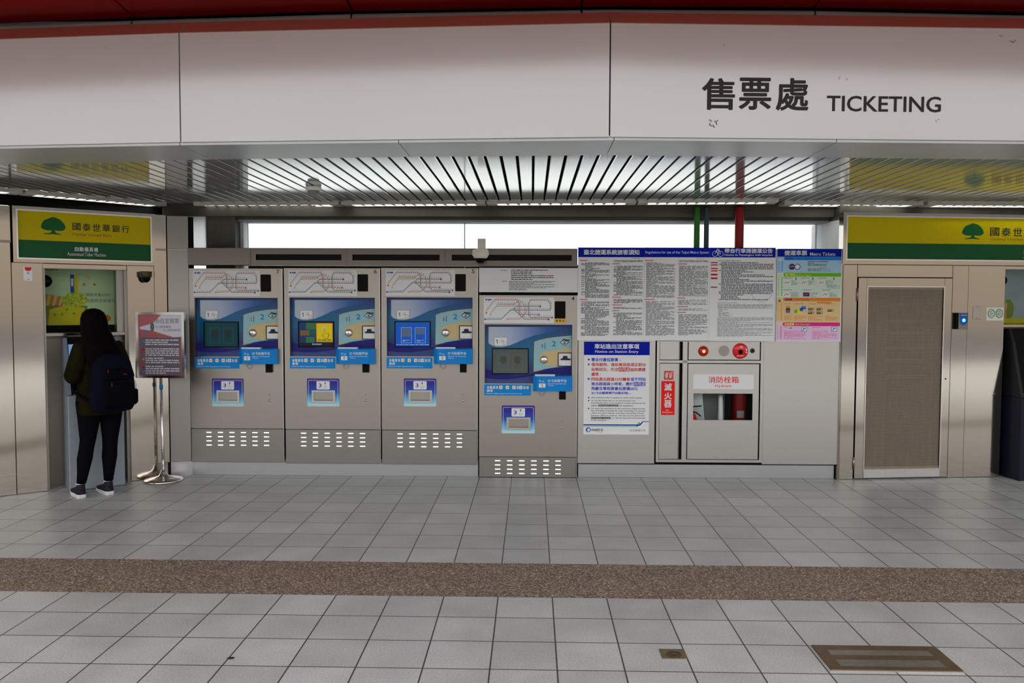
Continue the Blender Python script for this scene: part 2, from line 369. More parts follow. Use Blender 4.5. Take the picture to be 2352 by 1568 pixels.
# ================================================================== THE SETTING
XL, XR = -11., 11.
P_NEAR, P_FAR = fp(1176, 1377).y, fp(1220, 1297).y
YN = .2787+.3*14; YF = .263+.3*16            # strip lies between tile rows
b = MB(); b.box(XL-8, XR+8, -5, YN, -.1, 0, 'tile_front'); struct(b, 'floor')
mat('asphalt', (.055, .055, .06), .7, 0, .2, 6)
b = MB(); b.box(-40, 40, -45, -5.002, -.2, -.1, 'asphalt'); struct(b, 'ground')
b = MB(); b.box(XL, XR, YF+.004, 9.2, -.1, 0, 'tile_back'); struct(b, 'floor.001')
b = MB(); b.box(XL, XR, YN+.002, YF+.002, -.1, 0, 'exposed_aggregate'); struct(b, 'trim_1')

def ext(pts, a=XL, c=XR):
    """a plan polyline carried on to x = a and x = c"""
    p = list(pts)
    d = p[0]-p[1]; p.insert(0, p[0]+d*((a-p[0].x)/d.x)); d = p[-1]-p[-2]; p.append(p[-1]+d*((c-p[-1].x)/d.x)); return p
def yat(pl, x):
    for a, c in zip(pl, pl[1:]):
        if x <= c.x or c is pl[-1]: return a.y+(c.y-a.y)*(x-a.x)/(c.x-a.x)
ZC = 2.536
FAS = ext([at_z(u, v, ZC) for u, v in ((0, 338), (415, 330), (1400, 318), (2352, 327))])
ZT = ZC+.632
b = MB(); dk = MB()
for i, (p, q) in enumerate(zip(FAS, FAS[1:])):
    gap = (q-p).normalized()*.004
    if i == 0: a0, a1 = p, q; continue
    if i == len(FAS)-2: continue
segs = [(FAS[0], FAS[2]), (FAS[2], FAS[3]), (FAS[3], FAS[5])]
segs = [(FAS[1]+(FAS[0]-FAS[1]), FAS[2]), (FAS[2], FAS[3]), (FAS[3], FAS[-1])]
for p, q in segs:
    g = (q-p).normalized()*.004; p2, q2 = p+g, q-g; n = Vector((-(q-p).y, (q-p).x)).normalized(); c = n*.09; r = n*.012; d = n*.2
    prof = [(Vector((0, 0)), ZC+.01), (Vector((0, 0)), ZT-.005), (n*.004, ZT), (c, ZT+.085), (d, ZT+.085), (d, ZC+.01)]
    vs = [(*(p2+o), z) for o, z in prof] + [(*(q2+o), z) for o, z in prof]; k = len(prof)
    b.add(vs, [[i for i in range(k)], [k+i for i in range(k-1, -1, -1)]] + [(i, k+i, k+(i+1) % k, (i+1) % k) for i in range(k) if i != 2], 'fascia_white'); b.add([vs[2], vs[3], vs[k+3], vs[k+2]], [(0, 2, 3, 1)] if 0 else [(0, 1, 2, 3)], 'chamfer_redbrown')
    vs = [(*(p+n*.05), ZC+.01), (*(q+n*.05), ZC+.01), (*(q+n*.05), ZT-.02), (*(p+n*.05), ZT-.02)]
    b.add(vs, [(0, 1, 2, 3)], 'gap_dark')
struct(b, 'wall_front')
# soffit band under the fascia, slatted ceiling behind it
INN = ext([at_z(u, v, ZC) for u, v in ((78, 374), (408, 365), (1224, 354), (1400, 354), (2141, 362))])
b = MB()
def band(b, A, B, z0, z1, m, xs):
    for x0, x1 in zip(xs, xs[1:]):
        x0 += .002; x1 -= .002
        b.vprism([(x0, yat(A, x0)+.014), (x1, yat(A, x1)+.014), (x1, yat(B, x1)), (x0, yat(B, x0))], z0, z1, m)
jo = [at_z(u, v, ZC).x for u, v in ((415, 332), (912, 321), (1410, 320), (1920, 325))]
band(b, FAS, INN, ZC-.006, ZC+.02, 'soffit_paint', [XL, jo[0]-1.42, jo[0], jo[1], jo[2], jo[3], jo[3]+1.3, XR])
lft = [at_z(40, 437, ZC), at_z(372, 467, ZC)]; ctr = [at_z(408, 466.5, ZC), at_z(1224, 461.5, ZC), at_z(1400, 462, ZC), at_z(1930, 464.5, ZC), at_z(2352, 466, ZC)]
BACK = ext(lft+ctr)
pitch = .1012; x0 = at_z(1225, 354, ZC).x; k0 = int((XL-x0)/pitch)
for k in range(k0, -k0+1):
    x = x0+k*pitch; xa, xb = x+.0085, x+pitch-.0085
    if xb > XR or xa < XL: continue
    ya, yb = yat(INN, (xa+xb)/2)-.03, min(yat(BACK, xa), yat(BACK, xb))
    if yb-ya < .1: continue
    prof = [(xa, .018), (xa, .003), (xa+.003, 0), (xb-.003, 0), (xb, .003), (xb, .018)]
    vs = [(x_, ya, ZC+z_) for x_, z_ in prof]+[(x_, yb, ZC+z_) for x_, z_ in prof]
    b.add(vs, [(0, 1, 2, 3, 4, 5), (11, 10, 9, 8, 7, 6)]+[(i, 6+i, 6+(i+1) % 6, (i+1) % 6) for i in range(6)], 'slat_metal')
b.box(XL, XR, 5.02, 7.95, ZC+.12, ZC+.16, 'gap_dark')
struct(b, 'ceiling')
# pale gutter band and red canopy soffit
GUT = ext([at_z(u, v, 3.41) for u, v in ((0, 58), (302, 46), (800, 31), (1400, 20.5), (1873, 23.5), (2352, 34))])
REDE = ext([at_z(u, v, 3.44) for u, v in ((0, 54), (299, 41), (800, 25.5), (1400, 15), (1873, 17), (2352, 28))])
jx = [at_z(u, v, 3.41).x for u, v in ((302, 46), (812, 31), (1343, 21), (1873, 23.5))]
w_ = (jx[3]-jx[0])/3; jx = [jx[0]+w_*k for k in range(-4, 8)]; jx = [XL]+[x for x in jx if XL+.2 < x < XR-.2]+[XR]
b = MB()
for a, c in zip(jx, jx[1:]):
    sub = [a+.006]+[p.x for p in GUT if a+.01 < p.x < c-.01]+[c-.006]
    for s0, s1 in zip(sub, sub[1:]):
        y0, y1 = yat(GUT, s0), yat(GUT, s1)
        b.loft([[(s0, y0+.012, 3.41), (s0, y0, 3.398), (s0, y0, 3.30), (s0, y0+.1, 3.20), (s0, y0+.25, 3.2), (s0, y0+.25, 3.41)], [(s1, y1+.012, 3.41), (s1, y1, 3.398), (s1, y1, 3.30), (s1, y1+.1, 3.20), (s1, y1+.25, 3.2), (s1, y1+.25, 3.41)]], 'gutter_grey', False)
    y0, y1 = yat(GUT, a), yat(GUT, c)
b.box(XL, XR, 5.98, 6.03, 2.7, 4.5, 'gap_dark')  # added dark wall, hides the sky behind the gutter
struct(b, 'trim_2')
b = MB(); SL = .078
for a, c in zip(jx, jx[1:]):
    sub = [a+.007]+[p.x for p in REDE if a+.01 < p.x < c-.01]+[c-.007]
    for s0, s1 in zip(sub, sub[1:]):
        y0, y1 = yat(REDE, s0), yat(REDE, s1); yf = 2.1
        z0, zf = 3.44, 3.44+SL*(5.05-yf)
        vs = [(s0, y0, z0), (s1, y1, z0), (s1, yf, zf), (s0, yf, zf), (s0, y0, z0+.06), (s1, y1, z0+.06), (s1, yf, zf+.06), (s0, yf, zf+.06)]
        b.add(vs, [(3, 2, 1, 0), (4, 5, 6, 7), (0, 1, 5, 4), (1, 2, 6, 5), (2, 3, 7, 6), (3, 0, 4, 7)], 'canopy_red')
vs = [(XL, 5.6, 3.52), (XR, 5.6, 3.52), (XR, 2.0, 3.80), (XL, 2.0, 3.80)]
b.add(vs, [(0, 1, 2, 3)], 'gap_dark')
struct(b, 'ceiling.001')

mat('road_grey', (.20, .215, .235), .8, 0, .2, 2); mat('pale_paving', (.72, .70, .66), .8, 0, .05, 1)
b = MB(); b.box(-45, 45, 9.4, 21.6, -.2, -.1, 'road_grey'); b.box(-45, 45, 21.6, 80, -.2, -.1, 'pale_paving'); struct(b, 'ground.001')
# ---- main wall
m = MAIN
mx_ = lambda u, v=850: m.x(u, v)
zP = m.z(1200, 1063)                          # underside of the cabinets
Z570 = (m.z(1400, 569)+m.z(1900, 571))/2
b = MB()
for u0, u1 in ((1327.5, 1505.5), (1753.5, 1928.5)):
    b.bbox(mx_(u0), mx_(u1), 0, .05, zP, Z570-.005, 'steel_panel', .003)
b.bbox(mx_(1507), mx_(1752), 0, .05, m.z(1630, 782), Z570-.005, 'steel_panel', .003)
b.box(mx_(437), mx_(1925), .62, .66, 0, 2.0, 'shadow_void')
struct(b, 'wall_back', m)
b = MB(); b.box(mx_(428), mx_(1326), .125, .135, 1.96, m.z(880, 575), 'gap_dark'); struct(b, 'sky_stop', m)  # added dark backing, blocks sky between header boxes and machines
b = MB(); b.bbox(mx_(391, 1080), mx_(1098, 1080), .035, .3, 0, zP+.02, 'steel_plinth', .002); struct(b, 'baseboard_left', m)
b = MB(); b.bbox(mx_(1328, 1080), mx_(1919, 1080), .035, .3, 0, zP-.012, 'steel_plinth', .002); b.box(mx_(1328), mx_(1919), .06, .3, zP-.012, zP, 'gap_dark'); struct(b, 'baseboard_right', m)
# upper wall with the long strip window (Y in main-plane depth)
D1, D2, D3 = .16, .24, .34
b = MB()
xa, xw0, xw1, xb = m.x(470, 520, D1), m.x(545, 520, D2), m.x(1930, 520, D3), m.x(1960, 520, D1)
b.box(xa-.4, m.x(1940, 520, D1), D1, D1+.3, m.z(1200, 497, D1), ZC+.15, 'wall_olive')
b.box(xa-.4, m.x(1940, 520, D2), D2, D2+.3, m.z(1200, 505, D2), m.z(1200, 497, D1)+.01, 'wall_olive')
b.box(xa, xw0, D1+.02, D1+.4, 1.9, 2.6, 'wall_olive')
b.box(m.x(428, 520, .14), m.x(470, 520, .14), .14, .3, 2.0, m.z(450, 497, .14), 'frosted_pane')
struct(b, 'wall_upper', m)
b = MB(); zt = m.z(1200, 512, D3); zg = zt; zb = 1.92
x0, x1 = m.x(548, 530, D3), m.x(1931, 530, D3)
b.box(x0-.05, x0, D2, D3+.12, zb, zt+.05, 'frame_grey'); b.box(x0-.05, x1+.05, D2+.02, D3+.12, zt, zt+.05, 'frame_grey'); b.box(x0-.05, x1+.05, D2+.05, D3+.12, zb-.06, zb, 'frame_grey')
b.box(x0, m.x(561, 530, D3), D3-.02, D3+.1, zb, zt, 'white_panel'); pass
xm = m.x(1067, 530, D3); b.box(xm-.004, xm+.004, D3+.01, D3+.05, zb, zt, 'frame_grey')
w = struct(b, 'window_1', m)
b = MB(); b.box(x0, xm-.004, D3+.03, D3+.038, zb, zt, 'glass_clear'); b.box(xm+.004, x1, D3+.03, D3+.038, zb, zt, 'glass_clear'); part(b, 'pane', w)
for u, r, mt, lab in ((1600.5, .027, 'pipe_green', 'green round pipe in front of the strip window, leftmost of the three'), (1622.5, .023, 'pipe_navy', 'thin dark blue pipe in front of the strip window, between green and red'), (1698, .041, 'pipe_red', 'thick red round pipe in front of the strip window')):
    x = m.x(u, 530, .11); zp = m.z(1635, 770+61/4.61)+.002; b = MB(); b.lathe([(r*1.25, zp), (r*1.25, zp+.02), (r, zp+.025), (r, 2.50), (r*1.12, 2.505), (r*1.12, ZC-.02)], (x, .11, 0), 'z', mt); o = solo(b, 'pipe', lab, 'pipe', m, (x, .11, zp), 'coloured pipes in front of the strip window')

# ---- left wall (turned towards the viewer) with the cash machine recess
L = LEFT
lx = lambda u, v=850, d=0.: L.x(u, v, d)
ZLS = (L.z(29, 601.6)+L.z(355, 610.7))/2; ZLT = (L.z(29, 471.4)+L.z(355, 492.7))/2
xr0, xr1 = lx(105, 900), lx(298, 900)
b = MB()
b.bbox(lx(33.5, 900)-.03-1.3, lx(33.5, 900)-.003, 0, .05, .17, L.z(15, 556), 'steel_wall'); b.bbox(lx(33.5, 900)-.03-1.3, lx(33.5, 900)-.003, 0, .05, .002, .167, 'steel_wall'); b.bbox(lx(33.5)-1.33, lx(33.5)-.003, 0, .05, L.z(15, 552), ZLT, 'steel_wall'); b.box(lx(33.5)-1.33, lx(33.5)-.003, .01, .05, L.z(15, 556), L.z(15, 552), 'steel_dark')
b.bbox(lx(33.5, 900)+.001, xr0, 0, .05, .002, ZLS-.002, 'steel_wall')
xs = lx(359, 900); xe = lx(388, 900); zs = (L.z(330, 571)+L.z(370, 571))/2
b.bbox(xr1, xs-.002, 0, .05, .002, ZLS-.002, 'steel_wall')
b.bbox(xs, xe, 0, .05, zP, zs-.012, 'steel_wall'); b.bbox(xs, xe, 0, .05, zs, ZLT, 'steel_wall'); b.box(xs, xe, .008, .05, zs-.012, zs, 'steel_dark')
b.box(xs-.01, xe-.01, .04, .09, 0, zP, 'steel_dark')
# recess lining
zh = L.z(180, 618); DR = .42
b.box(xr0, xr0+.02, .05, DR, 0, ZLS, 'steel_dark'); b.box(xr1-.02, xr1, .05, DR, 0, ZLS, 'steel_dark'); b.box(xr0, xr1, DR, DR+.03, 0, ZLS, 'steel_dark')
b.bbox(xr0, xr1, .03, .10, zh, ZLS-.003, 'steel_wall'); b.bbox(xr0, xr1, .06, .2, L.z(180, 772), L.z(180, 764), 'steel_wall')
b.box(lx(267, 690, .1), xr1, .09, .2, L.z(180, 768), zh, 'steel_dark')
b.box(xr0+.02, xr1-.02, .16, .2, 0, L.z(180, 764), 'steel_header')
b.box(lx(33.5, 900)-1.4, xr0-.001, .052, .06, .0, ZLT, 'gap_dark'); b.box(xr1+.001, xe-.002, .052, .06, zP, ZLT-.002, 'gap_dark'); b.box(xr0-.01, xr1+.01, .5, .52, 0, ZLT, 'gap_dark'); b.box(xr0-.02, xr1+.02, .062, .5, ZLS+.002, ZLS+.02, 'gap_dark')  # added dark backing, stops sky leaking through the panel seams
struct(b, 'wall_left', L)
b = MB()
c0 = L.world(xe, 0); c1 = MAIN.world(MAIN.x(436, 800), .0)
CP = Plane(c0+Vector((.004, .0)), c1); wl = (c1-c0).length
b.bbox(0.002, wl-.004, 0, .04, zP, CP.z(410, 572)-.012, 'steel_dark', .002); b.bbox(0.002, wl-.004, 0, .04, CP.z(410, 572), CP.z(410, 496), 'steel_dark', .002)
b.box(-.04, wl+.04, .045, .055, 0, CP.z(410, 496), 'gap_dark'); b.box(.002, wl, .01, .04, CP.z(410, 572)-.012, CP.z(410, 572), 'steel_plinth'); b.box(.0, wl, .035, .07, 0, zP, 'steel_plinth')  # dark backing added to stop a sky leak beside the corner panel
struct(b, 'wall_corner', CP)
# dark strip standing in for the shaded gap above the left wall
b = MB(); b.box(lx(0)-2.2, xe+.3, .34, .4, ZLT-.05, ZC+.12, 'gap_dark'); struct(b, 'gap_shade', L)

# ---- right wall
R = RIGHT
rx = lambda u, v=850, d=0.: R.x(u, v, d)
ZRT = (R.z(1934, 488.5)+R.z(2352, 493))/2; ZRB = (R.z(1934, 607)+R.z(2352, 609.5))/2
DX0, DX1 = rx(1965, 870), rx(2181.5, 870); ZD = (R.z(1969, 638.4)+R.z(2188, 639))/2
xq0, xq1, xq2 = rx(1928.5, 850), rx(2218.5, 870), rx(2302, 870)
b = MB()
b.bbox(xq0, DX0-.004, 0, .05, .002, ZRB-.003, 'steel_wall'); b.bbox(DX0, DX1, 0, .05, ZD+.008, ZRB-.003, 'steel_wall'); b.bbox(DX1+.004, xq1-.002, 0, .05, .002, ZRB-.003, 'steel_wall'); b.bbox(xq1, xq2, 0, .05, .002, ZRB-.003, 'steel_wall')
xq3 = xq2+.75
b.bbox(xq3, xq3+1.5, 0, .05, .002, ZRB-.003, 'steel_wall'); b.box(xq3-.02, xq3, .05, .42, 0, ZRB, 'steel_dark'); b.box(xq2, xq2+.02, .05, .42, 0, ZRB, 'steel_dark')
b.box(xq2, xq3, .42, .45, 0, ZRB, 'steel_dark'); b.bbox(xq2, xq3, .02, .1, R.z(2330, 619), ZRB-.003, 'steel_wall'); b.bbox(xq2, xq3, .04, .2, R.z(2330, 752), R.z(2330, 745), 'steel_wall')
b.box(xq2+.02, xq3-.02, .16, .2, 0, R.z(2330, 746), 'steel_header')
b.box(xq0, xq3+1.5, .5, .54, 0, ZRT, 'shadow_void')
b.bbox(xq0, xq0+.02, -.0, .3, 0.002, ZRB, 'steel_wall', .001)
b.box(xq0, xq3+1.5, .07, .3, ZRT-.03, ZC+.16, 'wall_olive'); b.box(xq0, xq0+.05, .052, .62, 1.9, R.z(1930, 503), 'white_panel'); b.box(xq0, xq0+.05, .055, .4, R.z(1930, 503), ZC+.1, 'wall_olive')
struct(b, 'wall_right', R)
# ================================================================== THINGS
# ---- lettering on the fascia
FP = Plane(FAS[3], FAS[4]); fz = lambda u, v: FP.z(u, v); fx = lambda u, v=230: FP.x(u, v)
t = thing('sign_lettering', 'dark grey Chinese and English ticketing lettering on the white fascia', 'sign lettering', FP, (fx(1740), 0, ZC+.2))
b = MB()
for ch, (u0, u1, v0, v1) in zip('售票處', ((1612, 1688, 179, 252), (1697, 1771, 178, 252), (1782, 1857, 179, 254))):
    b.text(ch, fx(u0), fx(u1), fz(u0, v1), fz(u0, v0), -.002, 'ink_black', .019)
part(b, 'chinese_lettering', t)
b = MB(); b.text('TICKETING', fx(1899, 240), fx(2161, 240), (fz(1899, 255)+fz(2161, 259))/2, (fz(1899, 218.5)+fz(2161, 223))/2, -.002, 'ink_black', .03); part(b, 'english_lettering', t)

mat('stain_brown', (.30, .25, .20), .7)
b = MB(); rs = random.Random(3)
for u, v, n, sp_, sz in ((1637, 284, 7, 13, .007), (1934, 184, 3, 14, .004), (1662, 105, 1, 2, .005), (2300, 85, 2, 9, .006), (2326, 97, 3, 6, .007), (2140, 270, 2, 20, .004), (244, 110, 1, 1, .005)):
    PL = FP if u > 1400 else Plane(FAS[1], FAS[2])
    for k in range(n):
        cx, cz = PL.hit(u+rs.uniform(-sp_, sp_), v+rs.uniform(-sp_, sp_)*.6); a0 = rs.uniform(0, 3); pts = []
        for j in range(9):
            a = 2*math.pi*j/9; r_ = sz*rs.uniform(.5, 1.1); px_, pz_ = r_*1.7*math.cos(a), r_*.6*math.sin(a); w = PL.world(cx+px_*math.cos(a0)-pz_*math.sin(a0), -.0012); pts.append((w.x, w.y, cz+px_*math.sin(a0)+pz_*math.cos(a0)))
        b.add(pts, [list(range(9))], 'stain_brown')
part(b, 'stains', bpy.data.objects['wall_front'])
# ---- ceiling lights, detector
def ceiling_light(pl, xa, xb, y0, w, z0, label):
    t = thing('ceiling_light', label, 'ceiling light', pl, ((xa+xb)/2, y0, z0), 'fluorescent lights along the back of the ceiling')
    b = MB(); h = .02
    b.box(xa, xb, y0, y0+.022, z0, z0+h, 'light_body'); b.box(xa, xb, y0+w-.022, y0+w, z0, z0+h, 'light_body')
    b.box(xa, xa+.09, y0+.022, y0+w-.022, z0, z0+h, 'light_body'); b.box(xb-.09, xb, y0+.022, y0+w-.022, z0, z0+h, 'light_body'); b.box(xa, xb, y0, y0+w, z0+h, z0+h+.01, 'light_body')
    part(b, 'housing', t)
    b = MB(); b.tube([(xa+.1, y0+w/2, z0+h-.008), (xb-.1, y0+w/2, z0+h-.008)], .006, 'light_tube', 8); b.box(xa+.09, xb-.09, y0+.024, y0+w-.024, z0+h-.003, z0+h-.001, 'light_tube'); part(b, 'tube', t)
    b = MB(); n = 12
    for k in range(1, n):
        x = xa+.09+(xb-xa-.18)*k/n; b.add([(x-.02, y0+.022, z0+.003), (x+.02, y0+.022, z0+.003), (x+.002, y0+w-.022, z0+.003), (x-.002, y0+w-.022, z0+.003), (x-.002, y0+.022, z0+h-.004), (x+.002, y0+.022, z0+h-.004), (x+.002, y0+w-.022, z0+h-.004), (x-.002, y0+w-.022, z0+h-.004)], [(3, 2, 1, 0), (4, 5, 6, 7), (0, 1, 5, 4), (1, 2, 6, 5), (2, 3, 7, 6), (3, 0, 4, 7)], 'light_body')
    part(b, 'louvre', t)
MC = Plane(BACK[3], BACK[4])
zl = ZC-.018
for u0, u1, lab in ((441, 775, 'louvred fluorescent ceiling light beside the smoke detector'), (781, 1113, 'louvred fluorescent ceiling light left of the centre of the strip window'), (1117, 1462, 'louvred fluorescent ceiling light right of the centre of the strip window'), (1467, 1790, 'louvred fluorescent ceiling light above the bicycle notice')):
    ceiling_light(MC, MC.x(u0, 468), MC.x(u1, 468), .03, .17, zl, lab)
LC = Plane(BACK[1], BACK[2]); ceiling_light(LC, LC.x(62, 448), LC.x(386, 470), .03, .17, zl, 'angled louvred fluorescent ceiling light above the left bank sign')
ceiling_light(LC, LC.x(62, 448)-1.25, LC.x(62, 448)-.02, .03, .17, zl, 'angled louvred ceiling light at the far left end of the ceiling')
RC = Plane(BACK[5], BACK[6])
for u0, u1, lab in ((1805, 2125, 'louvred fluorescent ceiling light above the mesh door'), (2135, 2460, 'louvred fluorescent ceiling light above the right bank sign lettering')):
    ceiling_light(RC, RC.x(u0, 470), RC.x(u1, 470), .03, .17, zl, lab)
p = at_z(720, 428, ZC); b = MB()
t = thing('smoke_detector', 'round white smoke detector under the slatted ceiling', 'smoke detector', WORLD, (p.x, p.y, ZC))
b.lathe([(.058, -.001), (.062, -.012), (.060, -.03), (.05, -.034)], (p.x, p.y, ZC), 'z', 'camera_white'); part(b, 'base', t)
b = MB(); b.lathe([(.045, -.034), (.046, -.05), (.04, -.058), (.03, -.062)], (p.x, p.y, ZC), 'z', 'grey_plastic'); part(b, 'sensor_head', t)

# ---- header boxes above the machines
hz0, hz1 = m.z(880, 610), m.z(880, 570)
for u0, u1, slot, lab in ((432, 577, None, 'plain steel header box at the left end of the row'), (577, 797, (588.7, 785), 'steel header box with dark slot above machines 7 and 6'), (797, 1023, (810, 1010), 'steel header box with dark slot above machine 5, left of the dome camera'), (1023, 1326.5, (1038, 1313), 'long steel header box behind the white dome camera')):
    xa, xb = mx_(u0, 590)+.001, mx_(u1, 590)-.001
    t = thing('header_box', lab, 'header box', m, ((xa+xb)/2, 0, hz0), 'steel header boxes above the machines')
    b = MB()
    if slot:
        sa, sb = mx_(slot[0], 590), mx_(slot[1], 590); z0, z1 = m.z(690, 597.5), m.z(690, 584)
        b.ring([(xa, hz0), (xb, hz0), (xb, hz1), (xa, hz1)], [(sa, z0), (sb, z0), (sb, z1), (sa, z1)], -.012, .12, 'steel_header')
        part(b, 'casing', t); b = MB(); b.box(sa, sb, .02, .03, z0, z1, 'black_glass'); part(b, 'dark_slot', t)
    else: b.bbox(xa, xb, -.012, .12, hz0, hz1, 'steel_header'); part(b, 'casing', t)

# ---- ticket machines
def machine(num, u0, u1, vtop, vsplit, vbot, dv, screen, label, extra=False):
    xa, xb = mx_(u0, 850), mx_(u1, 850); W = xb-xa; kz = .00403
    zt = (m.z(u0, vtop)+m.z(u1, vtop))/2; zs = m.z((u0+u1)/2, vsplit); zb = max(.004, m.z((u0+u1)/2, vbot))
    X = lambda px: xa+(px-437)/214.5*W                # px of the first machine
    Z = lambda py: zt-(py-617)*kz
    ZX = lambda q: X(420+q/4.6125); ZZ = lambda q: Z(540+q/4.6125); ZX2 = lambda q: X(420+q/4.9); ZZ2 = lambda q: Z(800+q/4.9)
    t = thing('ticket_machine', label, 'ticket machine', m, ((xa+xb)/2, .0, zb), 'ticket machines along the wall')
    cx0, cx1, cz0, cz1 = ZX(133), ZX(1015), ZZ(1290), ZZ(660); RD = .055
    # cabinet front with the opening of the control recess
    b = MB(); f = .003
    b.ring([(xa+.002, zs+.004), (xb-.002, zs+.004), (xb-.002, zt), (xa+.002, zt)], [(cx0, cz0), (cx1, cz0), (cx1, cz1), (cx0, cz1)], -.004, .02, 'steel_machine')
    b.box(xa+.004, xb-.004, .02, .6, zb, zs, 'steel_machine'); b.box(xa+.004, xb-.004, .075, .6, zs, zt-.002, 'steel_machine')
    b.box(xa+.004, xb-.004, .02, .076, cz1+.002, zt-.002, 'steel_machine'); b.box(xa+.004, xb-.004, .02, .076, zs, cz0-.002, 'steel_machine')
    b.box(xb-.006, xb-.002, -.009, .02, zb, zt, 'steel_bright')  # brighter steel strip paints a highlight along the right edge
    part(b, 'cabinet', t)
    # lower louvre panel
    b = MB(); b.bbox(xa+.002, xb-.007, -.004, .02, zb, zs-.003, 'steel_vent', .003); vp = part(b, 'vent_panel', t)
    s0 = m.z((u0+u1)/2, vsplit)-.038; w = X(484.3)-X(472.2); slot = None
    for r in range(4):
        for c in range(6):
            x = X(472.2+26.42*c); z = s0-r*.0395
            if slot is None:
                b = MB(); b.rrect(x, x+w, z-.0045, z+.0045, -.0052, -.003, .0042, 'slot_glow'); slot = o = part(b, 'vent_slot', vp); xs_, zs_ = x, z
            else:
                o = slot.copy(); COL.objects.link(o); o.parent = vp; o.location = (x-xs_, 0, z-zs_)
    # network map
    b = MB(); b.rrect(ZX(127), ZX(830), ZZ(648), ZZ(378), -.008, -.003, .008, 'plate_white'); mp = part(b, 'network_map', t)
    b = MB(); y = -.0088
    LN = [('map_red', [(150, 520), (235, 405), (465, 405), (478, 440), (480, 555), (680, 560)]), ('map_orange', [(195, 545), (250, 472), (420, 470), (450, 430), (515, 435), (538, 470), (538, 555), (490, 605), (360, 608)]), ('map_orange', [(250, 450), (430, 450)]),
          ('map_blue', [(150, 608), (300, 608), (395, 512), (790, 512)]), ('map_green', [(690, 472), (442, 472), (425, 500), (530, 605), (775, 608)]), ('map_brown', [(790, 512), (790, 440), (762, 405), (590, 405), (573, 440), (573, 560), (600, 590), (810, 590)])]
    for mt, pts in LN:
        q = [(ZX(a), ZZ(c)) for a, c in pts]; b.ribbon(q, .0042, y, mt)
        for (xA, zA), (xB, zB) in zip(q, q[1:]):
            n = max(1, int(math.hypot(xB-xA, zB-zA)/.019))
            for k in range(n):
                x, z = xA+(xB-xA)*(k+.5)/n, zA+(zB-zA)*(k+.5)/n
                b.ribbon([(x+.003, z+.004), (x+.014, z+.018)], .0028, y-.0003, 'map_brown' if mt != 'map_red' else 'map_red'); b.disc(x, z, .0028, .0028, y-.0004, 'grey_line', 8)
    for a, c, mt in ((152, 540, 'map_red'), (194, 562, 'map_orange'), (140, 608, 'map_blue'), (362, 608, 'map_orange'), (690, 472, 'map_green'), (678, 560, 'map_red'), (775, 608, 'map_green'), (810, 590, 'map_brown')):
        b.quad(ZX(a)-.007, ZX(a)+.007, ZZ(c)-.007, ZZ(c)+.007, y-.0006, mt)
    b.disc(ZX(150), ZZ(402), .008, .008, y, 'map_blue', 12); b.quad(ZX(165), ZX(205), ZZ(408), ZZ(396), y, 'map_blue'); b.scrib(ZX(168), ZX(203), ZZ(416), ZZ(411), 1, y, 'map_blue', .01)
    part(b, 'map_lines', mp)
    b = MB(); b.rrect(ZX(835), ZX(943), ZZ(598), ZZ(417), -.007, -.003, .008, 'black_glass'); part(b, 'status_display', t)
    b = MB(); b.text(str(num), X(637.2), X(643.8), Z(628.5), Z(619.3), -.0052, 'ink_black', .006); part(b, 'machine_number', t)
    # control recess: printed back panel
    b = MB(); zz0, zz1 = cz0, cz1
    for a in ((cx0, cx0+.004), (cx1-.004, cx1)): b.box(*a, -.003, RD, cz0, cz1, 'steel_dark')
    b.box(cx0, cx1, -.003, RD, cz1-.004, cz1, 'steel_dark'); b.box(cx0, cx1, .0, RD, cz0, cz0+.004, 'steel_dark')
    part(b, 'recess_lining', t)
    b = MB(); key = 'panel_print%d' % num; oz = OFF[t.name][2]; ox = OFF[t.name][0]
    gradient(key, [(0, ph(34, 56, 108)), (.10, ph(26, 44, 96)), (.24, ph(8, 38, 84)), (.5, ph(0, 72, 102)), (.72, ph(2, 70, 110)), (1., ph(4, 30, 84))], 'Z', cz0-oz, cz1-oz, .25)
    gradient(key+'s', [(0, ph(145, 152, 156)), (.3, ph(128, 138, 158)), (.55, ph(80, 100, 142)), (.75, ph(22, 66, 116)), (1., ph(4, 40, 92))], 'X', cx0-ox, ZX(960)-ox, .25)
    b.box(cx0+.004, cx1-.004, RD-.006, RD, cz0+.004, cz1-.004, key)
    S = lambda pts: [(ZX(a), ZZ(c)) for a, c in pts]
    b.poly(S([(172, 690), (960, 690), (880, 730), (760, 750), (640, 778), (540, 815), (450, 860), (380, 888), (310, 903), (250, 902), (200, 885), (172, 862)]), RD-.0068, key+'s')
    b.poly(S([(140, 1140), (300, 1185), (450, 1205), (560, 1200), (640, 1180), (760, 1140), (900, 1115), (1010, 1108), (1010, 1190), (760, 1195), (620, 1210), (520, 1228), (380, 1247), (260, 1248), (140, 1236)]), RD-.0072, 'navy_print')
    part(b, 'control_panel', t)
    b = MB(); yy = RD-.014
    b.prism(S([(636, 848), (680, 832), (760, 812), (860, 797), (1008, 783), (1010, 1000), (1010, 1108), (900, 1112), (800, 1125), (720, 1140), (655, 1160), (630, 1163)][::-1]), yy, RD-.006, 'cyan_print')
    b.prism(S([(1010, 915), (900, 925), (800, 938), (730, 958), (692, 985), (680, 1018), (690, 1055), (720, 1085), (770, 1102), (850, 1106), (1010, 1100)]), yy-.004, yy, 'cream_print')
    for line, mt in (([(636, 848), (680, 832), (760, 812), (860, 797), (1008, 783)], 'cream_print'), ([(636, 848), (630, 1163), (720, 1140)], 'cream_print')): b.ribbon(S(line), .006, yy-.0008, mt)
    pay = part(b, 'payment_panel', t)
    b = MB(); y = yy-.0012
    b.text('2', ZX(810), ZX(852), ZZ(893), ZZ(838), y, 'teal_num', .02)
